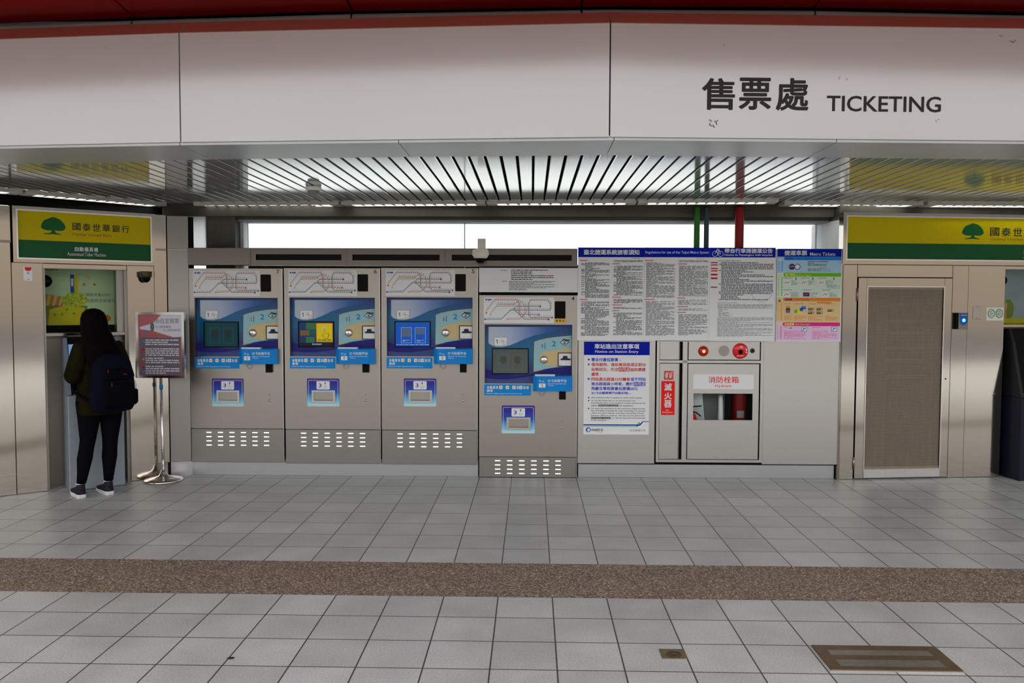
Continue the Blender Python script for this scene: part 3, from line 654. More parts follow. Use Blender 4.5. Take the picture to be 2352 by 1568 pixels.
    b.disc(ZX(714), ZZ(893), .0145, .0155, y, 'grey_line'); b.disc(ZX(714), ZZ(893), .0125, .0135, y-.0004, 'plate_white'); b.text('$', ZX(704), ZX(724), ZZ(910), ZZ(877), y-.0008, 'ink', .015); b.quad(ZX(738), ZX(743), ZZ(922), ZZ(857), y, 'ink'); part(b, 'coin_symbol', pay); b = MB()
    b.poly(S([(925, 822), (985, 848), (945, 888), (890, 855)]), y, 'ink'); b.poly(S([(930, 830), (973, 850), (943, 880), (900, 854)]), y-.0004, 'plate_white'); b.poly(S([(918, 815), (990, 825), (985, 838), (922, 828)]), y-.0004, 'ink'); b.text('$', ZX(920), ZX(955), ZZ(872), ZZ(838), y-.0008, 'ink', .02)
    part(b, 'banknote_symbol', pay)
    b = MB(); b.lathe([(.0001, -.024), (.022, -.022), (.034, -.014), (.038, 0)], (ZX(732), yy-.003, ZZ(1037)), 'y', 'chrome'); b.box(ZX(732)-.002, ZX(732)+.002, yy-.028, yy-.02, ZZ(1037)-.014, ZZ(1037)+.014, 'gap_dark'); part(b, 'coin_slot', t)
    b = MB(); b.frame(ZX(872), ZX(1012), ZZ(1106), ZZ(960), .006, yy-.012, yy, 'black_matte'); b.box(ZX(878), ZX(1007), yy-.006, yy-.001, ZZ(1100), ZZ(966), 'plate_white')
    b.box(ZX(882), ZX(1003), yy-.016, yy-.006, ZZ(1098), ZZ(1050), 'plate_white'); b.prism(S([(900, 1040), (1000, 1040), (1000, 1025), (970, 1020), (965, 995), (925, 995), (920, 1020), (900, 1025)]), yy-.011, yy-.006, 'ink'); part(b, 'banknote_slot', t)
    # touch screen
    b = MB(); sx0, sx1, sz0, sz1 = ZX(208), ZX(578), ZZ(1192), ZZ(917)
    b.frame(sx0, sx1, sz0, sz1, .008, RD-.016, RD-.006, 'black_matte'); scr = part(b, 'screen_bezel', t)
    b = MB(); y = RD-.009; gx = lambda a: sx0+.008+(sx1-sx0-.016)*a; gz = lambda c: sz1-.008-(sz1-sz0-.016)*c
    b.box(gx(0), gx(1), y, RD-.006, gz(1), gz(0), screen+'_base')
    if screen == 'scr7':
        for a in (.16, .56): b.frame(gx(a), gx(a+.30), gz(.86), gz(.22), .004, y-.001, y-.0006, 'scr7_line'); b.quad(gx(a+.05), gx(a+.25), gz(.62), gz(.32), y-.0008, 'scr7_icon')
    elif screen == 'scr5':
        for a in (.16, .57):
            b.frame(gx(a), gx(a+.31), gz(.86), gz(.22), .003, y-.001, y-.0006, 'scr5_line')
            b.quad(gx(a+.03), gx(a+.28), gz(.60 if a < .5 else .5), gz(.26), y-.0008, 'scr5_icon'); b.scrib(gx(a+.05), gx(a+.26), gz(.81), gz(.74), 2, y-.0009, 'scr5_line', .02)
        b.disc(gx(.725), gz(.68), .016, .014, y-.0009, 'scr5_icon2'); b.scrib(gx(.03), gx(.97), gz(.96), gz(.92), 1, y-.0008, 'scr5_line', .03, ragged=0)
    elif screen == 'scr6':
        b.quad(gx(0), gx(1), gz(1), gz(.86), y-.0006, 'scr6_foot'); b.scrib(gx(.38), gx(.66), gz(.95), gz(.885), 2, y-.001, 'scr5_line', .02)
        for a0, a1, c0, c1, mt in ((.0, .2, .02, .34, 'scr6_a'), (.2, .5, .03, .3, 'scr6_b'), (.03, .3, .33, .55, 'scr6_c'), (.3, .5, .3, .56, 'scr6_d'), (.05, .22, .58, .72, 'scr6_a'), (.2, .46, .6, .85, 'scr6_b')): b.quad(gx(a0), gx(a1), gz(c1), gz(c0), y-.0006, mt)
        b.quad(gx(.5), gx(.99), gz(.82), gz(.03), y-.0006, 'scr6_edge'); b.quad(gx(.515), gx(.975), gz(.8), gz(.05), y-.001, 'scr6_yel')
        hc = lambda a, c: (gx(a), gz(c))
        hand = [(.73, .28), (.755, .28), (.76, .45), (.79, .43), (.81, .45), (.83, .44), (.85, .47), (.87, .47), (.88, .52), (.875, .58), (.85, .63), (.85, .68), (.74, .68), (.73, .62), (.68, .55), (.67, .51), (.70, .5), (.725, .54)]
        b.poly([hc(a, c) for a, c in hand][::-1], y-.0014, 'ink'); cxh, czh = .775, .53
        b.poly([hc(cxh+(a-cxh)*.84, czh+(c-czh)*.9) for a, c in hand][::-1], y-.0018, 'scr6_yel')
        for a in range(7):
            an = math.radians(200-a*33); b.ribbon([(gx(.742)+.012*math.cos(an), gz(.28)+.012*math.sin(an)), (gx(.742)+.026*math.cos(an), gz(.28)+.026*math.sin(an))], .003, y-.0014, 'scr5_line')
        b.scrib(gx(.54), gx(.95), gz(.79), gz(.71), 2, y-.0014, 'ink', .03, ragged=0)
    else:
        for a in (.17, .57): b.frame(gx(a), gx(a+.28), gz(.86), gz(.22), .003, y-.001, y-.0006, 'scr4_line'); b.disc(gx(a+.13), gz(.45), .03, .035, y-.0008, 'scr4_icon')
    part(b, 'touch_screen', scr)
    # step plates
    b = MB(); y = RD-.012; x0, x1, z0, z1 = ZX(230), ZX(362), ZZ(892), ZZ(800)
    b.rrect(x0, x1, z0, z1, y, RD-.0065, .008, 'grey_line'); b.rrect(x0+.002, x1-.002, z0+.002, z1-.002, y-.0008, y, .007, 'plate_white'); st = part(b, 'step_plate', t)
    b = MB(); b.poly(S([(257, 868), (265, 868), (265, 824), (259, 824), (249, 833), (249, 840), (257, 836)]), y-.0014, 'ink_grey'); b.ring([(ZX(308)+.012*math.cos(k*math.pi/6), ZZ(838)+.012*math.sin(k*math.pi/6)) for k in range(12)], [(ZX(308)+.009*math.cos(k*math.pi/6), ZZ(838)+.009*math.sin(k*math.pi/6)) for k in range(12)], y-.0014, y-.001, 'grey_line'); b.ribbon(S([(320, 842), (335, 850), (348, 850), (352, 870), (340, 882), (325, 880), (315, 862), (320, 842)]), .003, y-.0014, 'grey_line'); part(b, 'step_print', st)
    # blue card reader shelf
    rx0, rx1, rz0, rz1 = ZX(622), ZX(1014), ZZ(1362), ZZ(1200); PR = -.085; sk = .016
    b = MB(); b.loft([[(rx0, .0, z_) for z_ in (rz0, rz1)]+[(rx1, .0, z_) for z_ in (rz1, rz0)], [(rx0, PR+.03, z_) for z_ in (rz0, rz1)]+[(rx1, PR+.03, z_) for z_ in (rz1, rz0)], [(rx0+.035, PR, z_) for z_ in (rz0+.004, rz1-.004)]+[(rx1-.05, PR, z_) for z_ in (rz1-.004, rz0+.004)]], 'sky_blue_plastic', False)
    b.box(ZX(640), ZX(840), -.055, 0, rz1, rz1+.012, 'plate_white'); cr = part(b, 'card_reader', t)
    b = MB(); y = PR-.0008; fx0, fx1 = rx0+.037, rx1-.052; fw = fx1-fx0; A = lambda q: fx0+fw*q
    b.text('IC卡加值平台', A(.36), A(.99), rz0+.088, rz0+.114, y, 'white_ink', .02); b.text('Place IC card here for', A(.36), A(.98), rz0+.068, rz0+.079, y, 'white_ink', .015); b.text('Top-up', A(.36), A(.56), rz0+.05, rz0+.062, y, 'white_ink', .015)
    b.rrect(A(.06), A(.28), rz0+.038, rz0+.075, y-.0004, y, .004, 'plate_white'); b.text('5', A(.14), A(.20), rz0+.045, rz0+.069, y-.001, 'ink_grey', .02)
    for q in (.1, .2): b.ring([(A(q)+.009*math.cos(k*math.pi/6), rz0+.098-.06*(q-.1)+.008*math.sin(k*math.pi/6)) for k in range(12)], [(A(q)+.006*math.cos(k*math.pi/6), rz0+.098-.06*(q-.1)+.005*math.sin(k*math.pi/6)) for k in range(12)], y-.0004, y, 'white_ink')
    part(b, 'reader_print', cr)
    b = MB(); b.box(ZX(885), ZX(950), -.03, -.004, ZZ(1452), rz0, 'black_matte'); part(b, 'reader_bracket', t)
    # blue top-up sticker
    b = MB(); x0, x1, z0, z1 = ZX(133), ZX(602), ZZ(1415), ZZ(1297); b.rrect(x0, x1, z0, z1, -.0065, -.004, .008, 'sticker_blue'); sk_ = part(b, 'topup_sticker', t)
    b = MB(); y = -.0073; q = lambda a: x0+(x1-x0)*a
    for ch, a in (('本', .055), ('機', .115), ('提', .18), ('供', .245), ('及', .685), ('加', .83), ('值', .9)): b.text(ch, q(a), q(a+.055), ZZ(1346), ZZ(1312), y, 'white_ink', .03)
    for ch, a in (('服', .055), ('務', .125)): b.text(ch, q(a), q(a+.06), ZZ(1378), ZZ(1350), y, 'white_ink', .03)
    for a in (.32, .46, .60, .745): b.rrect(q(a), q(a+.07), ZZ(1346), ZZ(1310), y, y+.0006, .004, 'plate_white'); b.disc(q(a+.035), ZZ(1328), .008, .008, y-.0006, 'map_orange', 10)
    for a in (.42, .555): b.disc(q(a), ZZ(1330), .002, .002, y, 'white_ink', 8)
    b.text('EasyCard, iPASS, HappyCash & icash2.0 top-up', q(.045), q(.80), ZZ(1402), ZZ(1388), y, 'white_ink', .01)
    part(b, 'sticker_print', sk_)
    b = MB()
    for k in range(20):
        a = 2*math.pi*k/20; cxs, czs = ZX(712), ZZ(1388); b.ribbon([(cxs+.016*math.cos(a), czs+.016*math.sin(a)), (cxs+.032*math.cos(a), czs+.032*math.sin(a))], .003, -.0048, 'grey_line')
    part(b, 'speaker_holes', t)
    # dispensing hatch
    x0, x1, z0, z1 = ZX2(328), ZX2(682), ZZ2(656), ZZ2(341); kd = 'hatch_print%d' % num
    gradient(kd, [(0, ph(150, 190, 215)), (.18, ph(90, 150, 195)), (.5, ph(5, 60, 140)), (.8, ph(20, 15, 110)), (1, ph(40, 20, 100))], 'Z', z0-oz, z1-oz, .4)
    tx0, tx1, tz0, tz1 = ZX2(381), ZX2(636), ZZ2(612), ZZ2(475)
    b = MB(); b.ring(MB.rr(x0, x1, z0, z1, .012), MB.rr(tx0, tx1, tz0, tz1, .001), -.007, -.004, kd)
    b.ring(MB.rr(x0+.012, x1-.012, z0+.018, z1-.016, .012), MB.rr(x0+.015, x1-.015, z0+.021, z1-.019, .010), -.0078, -.007, 'white_ink'); hp = part(b, 'hatch_surround', t)
    b = MB(); b.ring([(tx0, tz0), (tx1, tz0), (tx1, tz1), (tx0, tz1)], [(tx0+.018, tz0+.016), (tx1-.018, tz0+.016), (tx1-.018, tz1-.014), (tx0+.018, tz1-.014)], -.015, .019, 'steel_panel')
    b.box(tx0+.018, tx1-.018, .015, .0195, tz0+.016, tz1-.014, 'steel_dark'); b.box(tx0+.018, tx1-.018, -.004, .016, tz0+.016, tz0+.024, 'steel_dark'); part(b, 'ticket_tray', t)  # darker steel inside the tray, recess shade put into the colour
    b = MB(); b.rrect(ZX2(433), ZX2(577), ZZ2(466), ZZ2(371), -.0095, -.007, .008, 'plate_white'); y = -.0102
    b.text('3', ZX2(457), ZX2(488), ZZ2(440), ZZ2(397), y, 'ink_blue', .025); b.poly([(ZX2(528), ZZ2(408)), (ZX2(519), ZZ2(393)), (ZX2(525), ZZ2(393)), (ZX2(525), ZZ2(380)), (ZX2(531), ZZ2(380)), (ZX2(531), ZZ2(393)), (ZX2(537), ZZ2(393))], y, 'ink'); b.ring([(ZX2(528)+.013*math.cos(k*math.pi/6), ZZ2(438)+.013*math.sin(k*math.pi/6)) for k in range(12)], [(ZX2(528)+.011*math.cos(k*math.pi/6), ZZ2(438)+.011*math.sin(k*math.pi/6)) for k in range(12)], y, y+.0004, 'grey_line')
    part(b, 'step_plate', t)
    b = MB(); b.lathe([(.009, -.010), (.010, -.006), (.012, -.003)], (ZX2(971), 0, ZZ2(588)), 'y', 'chrome', 16); b.box(ZX2(971)-.001, ZX2(971)+.001, -.0108, -.0095, ZZ2(588)-.005, ZZ2(588)+.005, 'gap_dark'); part(b, 'key_lock', t)
    b = MB(); b.disc(ZX2(971), ZZ2(515), .008, .009, -.0046, 'steel_dark', 14); b.quad(ZX2(971)-.003, ZX2(971)+.003, ZZ2(545), ZZ2(522), -.0046, 'steel_dark'); part(b, 'key_mark', t)
    if extra:
        b = MB(); b.rrect(ZX(833), ZX(948), ZZ(640), ZZ(602), -.008, -.004, .003, 'amber'); y = -.0086
        for k, ch in enumerate('服務中'): b.text(ch, ZX(848+k*32), ZX(868+k*32), ZZ(632), ZZ(610), y, 'ink', .015)
        part(b, 'amber_tag', t)
    return t
for nm, c, e_ in (('scr7_base', (.012, .07, .085), .35), ('scr7_line', (.03, .11, .12), .4), ('scr7_icon', (.03, .055, .05), .3), ('scr5_base', (.008, .07, .36), .9), ('scr5_line', (.30, .42, .62), .8), ('scr5_icon', (.10, .14, .22), .6), ('scr5_icon2', (.02, .06, .40), .7), ('scr6_base', (.02, .05, .12), .5), ('scr6_foot', (.02, .022, .02), .4), ('scr6_a', (.02, .05, .16), .5), ('scr6_b', (.05, .17, .08), .5), ('scr6_c', (.20, .12, .05), .5), ('scr6_d', (.02, .10, .12), .5), ('scr6_edge', (.45, .10, .02), .7), ('scr6_yel', (.55, .42, .01), .75), ('scr4_base', (.12, .145, .13), .35), ('scr4_line', (.18, .20, .18), .35), ('scr4_icon', (.10, .11, .085), .3)):
    mat(nm, tuple(x*.3 for x in c), .12, emit=c, es=e_)
machine(7, 437, 652, 616.5, 983.5, 1061, 0, 'scr7', 'steel ticket machine numbered 7, leftmost of the row, dim teal screen')
machine(6, 654, 874.5, 616, 985.5, 1064, 0, 'scr6', 'steel ticket machine numbered 6 with a yellow hand on its screen')
machine(5, 876, 1098, 615.5, 987, 1066, 0, 'scr5', 'steel ticket machine numbered 5 with a bright blue screen')
machine(4, 1100, 1326.5, 678, 1048.5, 1100, 0, 'scr4', 'lower steel ticket machine numbered 4 with a grey screen, reaching the floor', True)
# white notice board above machine 4
x0, x1, z0, z1 = mx_(1100), mx_(1325.5), m.z(1210, 671), m.z(1210, 615)
t = thing('notice_board', 'long white notice board with red and black print above machine 4', 'notice board', m, ((x0+x1)/2, 0, z0))
b = MB(); b.bbox(x0, x1, -.006, .05, z0, z1, 'paper'); part(b, 'board', t)
b = MB(); q = lambda a: x0+(x1-x0)*a; h = lambda c: z1-(z1-z0)*c
b.scrib(q(.22), q(.285), h(.13), h(.09), 1, -.0068, 'ink_red', .03, ragged=0); b.scrib(q(.235), q(.285), h(.58), h(.54), 1, -.0068, 'ink_red', .03, ragged=0)
for k in range(6): b.scrib(q(.325), q(.325+(.37, .21, .22, .43, .43, .22)[k]), h(.115+k*.075), h(.08+k*.075), 1, -.0068, 'ink', .022, .9, 0)
b.scrib(q(.40), q(.43), h(.34), h(.305), 1, -.0072, 'ink_red', .03, .9, 0); b.scrib(q(.62), q(.755), h(.34), h(.305), 1, -.0072, 'ink_red', .03, .9, 0)
b.scrib(q(.305), q(.77), h(.94), h(.54), 9, -.0068, 'ink_grey', .022, .5, .6); part(b, 'print', t)
# dome camera over the header
x = mx_(1107, 590, ); zc = m.z(1107, 582)
t = thing('dome_camera', 'white dome security camera on a bracket above machine 4', 'security camera', m, (x, -.09, zc))
b = MB(); b.box(mx_(1098, 560), mx_(1116, 560), -.06, .06, m.z(1107, 578), m.z(1107, 549), 'steel_panel'); b.box(mx_(1094, 560), mx_(1120, 560), -.1, -.05, m.z(1107, 576), m.z(1107, 572), 'camera_white'); part(b, 'bracket', t)
b = MB(); b.lathe([(.066, .028), (.074, .02), (.076, -.02), (.06, -.045), (.05, -.05)], (mx_(1105, 582), -.09, zc), 'z', 'camera_white', 28); part(b, 'camera_body', t)
b = MB(); r_ = .05; b.lathe([(r_*math.cos(a*math.pi/16), -.05-r_*.95*math.sin(a*math.pi/16)) for a in range(8)], (mx_(1105, 582), -.09, zc), 'z', 'black_glass', 24); part(b, 'dome', t)
# ---- posters on the steel wall
def poster(name, label, cat, u0, u1, v0, v1, mt, y0, group=None):
    x0, x1 = mx_(u0, (v0+v1)/2), mx_(u1, (v0+v1)/2); z0, z1 = m.z((u0+u1)/2, v1), m.z((u0+u1)/2, v0)
    t = thing(name, label, cat, m, ((x0+x1)/2, y0, z0), group)
    b = MB(); b.box(x0, x1, y0, -.002, z0, z1, mt); part(b, 'board', t)
    return t, (lambda a: x0+(x1-x0)*a), (lambda c: z1-(z1-z0)*c)
PG = 'regulation posters on the steel wall'
HB = (590-568)/(781-568.)
def dense(b, q, h, a0, a1, c0, c1, rows, y, mt, word, heads, indent=.0, ragged=.5, fill=.5):
    """column of fine print broken by red section heads"""
    edges = [c0]+[c for c in heads]+[c1]; n = rows/(c1-c0)
    for i, (ca, cb) in enumerate(zip(edges, edges[1:])):
        if i: b.prism(MB.rr(q(a0-.02), q(a0+random.uniform(.07, .15)), h(ca+.008), h(ca+.001), .002), y-.0006, y, 'ink_red'); ca += .026
        if cb-ca > .02: b.scrib(q(a0), q(a1), h(cb-.012), h(ca), max(1, int((cb-ca)*n)), y, mt, word*1.4, fill+.16, ragged*.9, (q(a1)-q(a0))*indent)
t, q, h = poster('regulation_poster', 'white regulations poster in Chinese with blue header, leftmost of the wide board', 'poster', 1327, 1478.3, 568.5, 781.5, 'paper', -.014, PG)
y = -.0148
b = MB(); b.quad(q(0), q(1), h(HB), h(0), y+.0003, 'sign_blue'); part(b, 'header_band', t)
b = MB(); b.text('臺北捷運系統旅客須知', q(.085), q(.925), h(.078), h(.022), y-.0006, 'white_ink', .028); part(b, 'heading', t)
b = MB(); dense(b, q, h, .05, .475, .14, .965, 80, y, 'ink_grey', .022, [.135, .555], .14); dense(b, q, h, .54, .98, .135, .955, 78, y, 'ink_grey', .022, [.17, .528, .612, .674], .1)
b.scrib(q(.81), q(.975), h(.121), h(.114), 1, y, 'ink_grey', .02); part(b, 'fine_print', t)
t, q, h = poster('regulation_poster', 'white regulations poster in English with blue header, middle of the wide board', 'poster', 1478.6, 1628.6, 568.7, 782, 'paper', -.014, PG)
b = MB(); b.quad(q(0), q(1), h(HB), h(0), y+.0003, 'sign_blue'); part(b, 'header_band', t)
b = MB(); b.text('Regulations for use of the Taipei Metro System', q(.015), q(.985), h(.072), h(.036), y-.0006, 'white_ink', .012); part(b, 'heading', t)
b = MB(); dense(b, q, h, .03, .47, .14, .96, 84, y, 'ink_grey', .03, [.133, .552], .0, .35, .38); dense(b, q, h, .53, .975, .135, .955, 84, y, 'ink_grey', .03, [.17, .535, .628, .69], .0, .35, .38)
b.scrib(q(.8), q(.98), h(.123), h(.117), 1, y, 'ink_grey', .02); part(b, 'fine_print', t)
t, q, h = poster('bicycle_poster', 'white bicycle notice poster with a bicycle symbol in its blue header', 'poster', 1628.9, 1778.6, 568.9, 783, 'paper', -.014, PG)
b = MB(); b.quad(q(0), q(1), h(HB), h(0), y+.0003, 'sign_blue'); part(b, 'header_band', t)
b = MB(); b.text('帶自行車搭捷運公告', q(.22), q(.955), h(.059), h(.009), y-.0006, 'white_ink', .026); b.text('Notice to Passengers with bicycles', q(.22), q(.955), h(.094), h(.066), y-.0006, 'white_ink', .02); part(b, 'heading', t)
b = MB()
for cx in (.075, .16):
    o_ = [(q(cx)+.026*math.cos(k*math.pi/10), h(.066)+.026*math.sin(k*math.pi/10)) for k in range(20)]; i_ = [(q(cx)+.022*math.cos(k*math.pi/10), h(.066)+.022*math.sin(k*math.pi/10)) for k in range(20)]
    b.ring(o_, i_, y-.0006, y, 'white_ink')
for pts in ([(.075, .066), (.095, .035), (.14, .035), (.118, .068), (.095, .035)], [(.118, .068), (.16, .066), (.138, .025), (.125, .02)], [(.09, .028), (.105, .028)], [(.098, .03), (.112, .012), (.13, .018), (.135, .034)]): b.ribbon([(q(a), h(c)) for a, c in pts], .005, y-.0004, 'white_ink')
part(b, 'bicycle_symbol', t)
b = MB()
o_ = [(q(.8)+.105*math.cos(k*math.pi/18), h(.46)+.105*math.sin(k*math.pi/18)) for k in range(36)]; i_ = [(q(.8)+.09*math.cos(k*math.pi/18), h(.46)+.09*math.sin(k*math.pi/18)) for k in range(36)]
mat('watermark_grey', ph(162, 160, 170), .55); b.ring(o_, i_, y+.0006, y+.0007, 'watermark_grey'); b.poly([(q(.66), h(.48)), (q(.8), h(.48)), (q(.73), h(.39))], y+.0004, 'watermark_grey')
b.scrib(q(.125), q(.48), h(.148), h(.138), 1, y, 'ink', .02, ragged=0)
for c, n in ((.155, 1), (.18, 1), (.218, 1), (.243, 1), (.28, 2), (.32, 2), (.418, 1)): b.prism(MB.rr(q(.015), q(.118), h(c+.006*n+.004), h(c-.001), .002), y-.0006, y, 'ink_red')
b.scrib(q(.14), q(.97), h(.565), h(.155), 25, y, 'ink_grey', .022, .6, .55, .02); b.scrib(q(.125), q(.43), h(.595), h(.588), 1, y, 'ink', .02, ragged=0)
b.scrib(q(.125), q(.97), h(.655), h(.605), 5, y, 'ink_grey', .03, .4, .3); b.scrib(q(.14), q(.34), h(.74), h(.66), 8, y, 'ink_grey', .03, .4, .7); b.scrib(q(.125), q(.98), h(.955), h(.745), 24, y, 'ink_grey', .03, .4, .45)
part(b, 'fine_print', t)
for n_, c_ in (('tk_blue', (0, 100, 175)), ('tk_pale', (128, 158, 190)), ('tk_green', (80, 140, 15)), ('tk_sage', (160, 172, 158)), ('tk_orange', (195, 100, 35)), ('tk_peach', (200, 150, 108)), ('tk_magenta', (170, 28, 95)), ('tk_pink', (205, 150, 175)), ('tk_purple', (55, 35, 75)), ('tk_yellow', (200, 180, 40)), ('tk_navy', (30, 65, 130))): mat(n_, ph(*c_), .5)
t, q, h = poster('ticket_poster', 'coloured metro ticket poster in blue, green, orange and pink bands', 'poster', 1783, 1931.5, 571.5, 784, 'paper', -.014)
b = MB(); b.quad(q(0), q(.985), h(.085), h(0), y, 'sign_blue'); part(b, 'header_band', t)
b = MB(); b.text('捷運車票', q(.105), q(.455), h(.072), h(.017), y-.0006, 'white_ink', .026); b.text('Metro Tickets', q(.50), q(.89), h(.074), h(.038), y-.0006, 'white_ink', .025); part(b, 'heading', t)
b = MB()
for (c0, c1, c2, dk_, lt, tx1, tx2, tc_) in ((.085, .122, .257, 'tk_blue', 'tk_pale', '單程票', 'Single-journey Ticket', 'tk_navy'), (.257, .298, .525, 'tk_green', 'tk_sage', '電子票證', 'Electronic Tickets', 'tk_yellow'), (.525, .563, .79, 'tk_orange', 'tk_peach', '旅遊票', '1-day Travel Pass', 'tk_purple'), (.79, .832, .99, 'tk_magenta', 'tk_pink', '其他票種', 'Other Ticket Types', 'tk_yellow')):
    b.quad(q(0), q(.985), h(c2), h(c0), y+.0004, lt); b.prism(MB.rr(q(.098), q(1.02), h(c1), h(c0+.002), .008)[5:] if False else [(q(.11), h(c1)), (q(.985), h(c1)), (q(.985), h(c0+.002)), (q(.11), h(c0+.002)), (q(.098), h((c0+c1)/2))], y-.0002, y+.0003, dk_)
    b.text(tx1, q(.125), q(.125+.038*len(tx1)), h(c1-.006), h(c0+.007), y-.0008, tc_, .025); b.text(tx2, q(.29), q(.29+.0125*len(tx2)), h(c1-.006), h(c0+.014), y-.0008, tc_, .0)
    b.disc(q(.045), h(c0+.035), .009, .011, y-.0002, tc_ if tc_ != 'tk_navy' else 'plate_white', 12); b.scrib(q(.065), q(.085), h(c2-.012), h(c0+.05), 10, y-.0002, dk_, .02, .55, 0); b.scrib(q(.02), q(.03), h(c2-.012), h(c0+.05), 12, y-.0002, dk_, .02, .5, 0)
part(b, 'ticket_bands', t)
b = MB(); y2 = y-.0004
b.disc(q(.225), h(.193), .028, .028, y2, 'tk_purple'); b.disc(q(.31), h(.193), .028, .028, y2-.0002, 'tk_purple'); b.disc(q(.31), h(.193), .022, .022, y2-.0005, 'plate_white'); b.scrib(q(.19), q(.26), h(.197), h(.187), 1, y2-.0004, 'white_ink', .01, ragged=0)
b.scrib(q(.47), q(.79), h(.146), h(.134), 1, y2, 'ink', .012, ragged=0); b.scrib(q(.47), q(.76), h(.186), h(.15), 3, y2, 'ink_grey', .02); b.quad(q(.47), q(.63), h(.206), h(.197), y2, 'tk_yellow'); b.scrib(q(.65), q(.78), h(.205), h(.198), 1, y2, 'ink_grey', .02); b.scrib(q(.47), q(.83), h(.245), h(.21), 4, y2, 'ink_grey', .03, .4)
for a, c, im in ((.105, .34, 'plate_white'), (.37, .34, 'plate_white'), (.635, .34, 'plate_white'), (.105, .468, 'plate_white'), (.405, .468, 'tk_purple'), (.70, .468, 'plate_white')):
    b.scrib(q(a), q(a+.13), h(c-.02), h(c-.028), 1, y2, 'ink', .015, ragged=0); b.quad(q(a), q(a+.1), h(c+.045), h(c), y2, im); b.ribbon([(q(a+.015), h(c+.035)), (q(a+.035), h(c+.012)), (q(a+.06), h(c+.03)), (q(a+.085), h(c+.01))], .005, y2-.0004, 'map_red'); b.scrib(q(a+.115), q(a+.23), h(c+.055), h(c+.002), 6, y2, 'ink_grey', .02, .35)
for a in (.285, .545, .87): b.quad(q(a), q(a+.014), h(.333), h(.308), y2, 'ink')
b.scrib(q(.77), q(.98), h(.43), h(.39), 4, y2, 'ink_grey', .03, .35); b.prism(MB.rr(q(.62), q(.84), h(.587), h(.571), .004), y2-.0006, y2, 'tk_orange')
for a, w in ((.12, .1), (.275, .14), (.49, .12), (.76, .12)): b.scrib(q(a), q(a+w), h(.598), h(.59), 1, y2, 'map_red', .012, ragged=0)
b.quad(q(.145), q(.21), h(.635), h(.618), y2, 'tk_orange'); b.quad(q(.145), q(.21), h(.66), h(.638), y2, 'tk_purple'); b.quad(q(.145), q(.21), h(.69), h(.66), y2, 'ink_grey')
for a, c, w, mt in ((.275, .655, .05, 'tk_green'), (.32, .66, .04, 'tk_yellow'), (.36, .635, .05, 'tk_navy'), (.385, .618, .07, 'tk_blue')): b.quad(q(a), q(a+w), h(c+.035), h(c), y2-.0003, mt)
for a, c in ((.49, .635), (.62, .635), (.49, .675), (.62, .675), (.79, .65)):
    b.quad(q(a), q(a+.055), h(c+.026), h(c), y2, 'ink'); b.quad(q(a+.008), q(a+.045), h(c+.014), h(c+.006), y2-.0004, 'tk_peach'); b.disc(q(a+.075), h(c+.013), .011, .012, y2, 'ink', 12); b.disc(q(a+.075), h(c+.013), .007, .008, y2-.0004, 'tk_peach', 12)
for a, w in ((.12, .13), (.275, .19), (.49, .22), (.755, .2)): b.scrib(q(a), q(a+w), h(.775), h(.72), 7, y2, 'tk_orange', .02, .4)
b.scrib(q(.12), q(.17), h(.85), h(.842), 1, y2, 'ink_red', .02, ragged=0); b.scrib(q(.56), q(.68), h(.85), h(.842), 1, y2, 'ink_red', .02, ragged=0); b.quad(q(.205), q(.245), h(.86), h(.85), y2, 'tk_navy')
for a in (.395, .855): b.prism(MB.rr(q(a), q(a+.085), h(.893), h(.838), .006), y2-.0003, y2, 'tk_navy'); b.prism(MB.rr(q(a+.006), q(a+.079), h(.889), h(.842), .005), y2-.0007, y2-.0003, 'plate_white'); b.ribbon([(q(a+.025), h(.88)), (q(a+.035), h(.855)), (q(a+.06), h(.86))], .006, y2-.001, 'tk_navy')
b.scrib(q(.12), q(.46), h(.975), h(.885), 9, y2, 'tk_magenta', .025, .35); b.scrib(q(.56), q(.95), h(.975), h(.885), 9, y2, 'tk_magenta', .025, .35)
part(b, 'print', t)
# station entry notice
t, q, h = poster('entry_notice', 'white station entry notice with blue header and blue and red text below the wide board', 'poster', 1340.5, 1491, 784.5, 997.2, 'paper_white', -.007)
y = -.0078
b = MB(); b.quad(q(0), q(1), h(.143), h(0), y+.0003, 'sign_blue'); part(b, 'header_band', t)
b = MB(); b.text('車站進出注意事項', q(.16), q(.84), h(.077), h(.022), y-.0006, 'white_ink', .028); b.text('Notice on Station Entry', q(.17), q(.83), h(.128), h(.09), y-.0006, 'white_ink', .022); part(b, 'heading', t)
b = MB(); hl = .046
def zrow(txt, a0, a1, c, mt, lh=.038): b.text(txt, q(a0), q(a1), h(c+lh/2), h(c-lh/2), y, mt, .02)
b.disc(q(.075), h(.192), .009, .009, y, 'ink_blue', 14); zrow('需支付最低票價', .115, .52, .193, 'ink_blue'); b.disc(q(.553), h(.2), .004, .004, y, 'ink_blue', 8)
b.disc(q(.075), h(.245), .009, .009, y, 'ink_red', 14); zrow('借用廁所、進站後因故須立即出', .115, .94, .245, 'ink_red'); zrow('站等狀況，可洽', .115, .52, .298, 'ink_red'); b.quad(q(.525), q(.705), h(.320), h(.276), y, 'ink_red'); b.text('詢問處', q(.53), q(.70), h(.317), h(.279), y-.0006, 'paper_white', .0); zrow('協助票證', .71, .94, .298, 'ink_red'); zrow('處理', .115, .225, .349, 'ink_red'); b.disc(q(.25), h(.355), .004, .004, y, 'ink_red', 8)
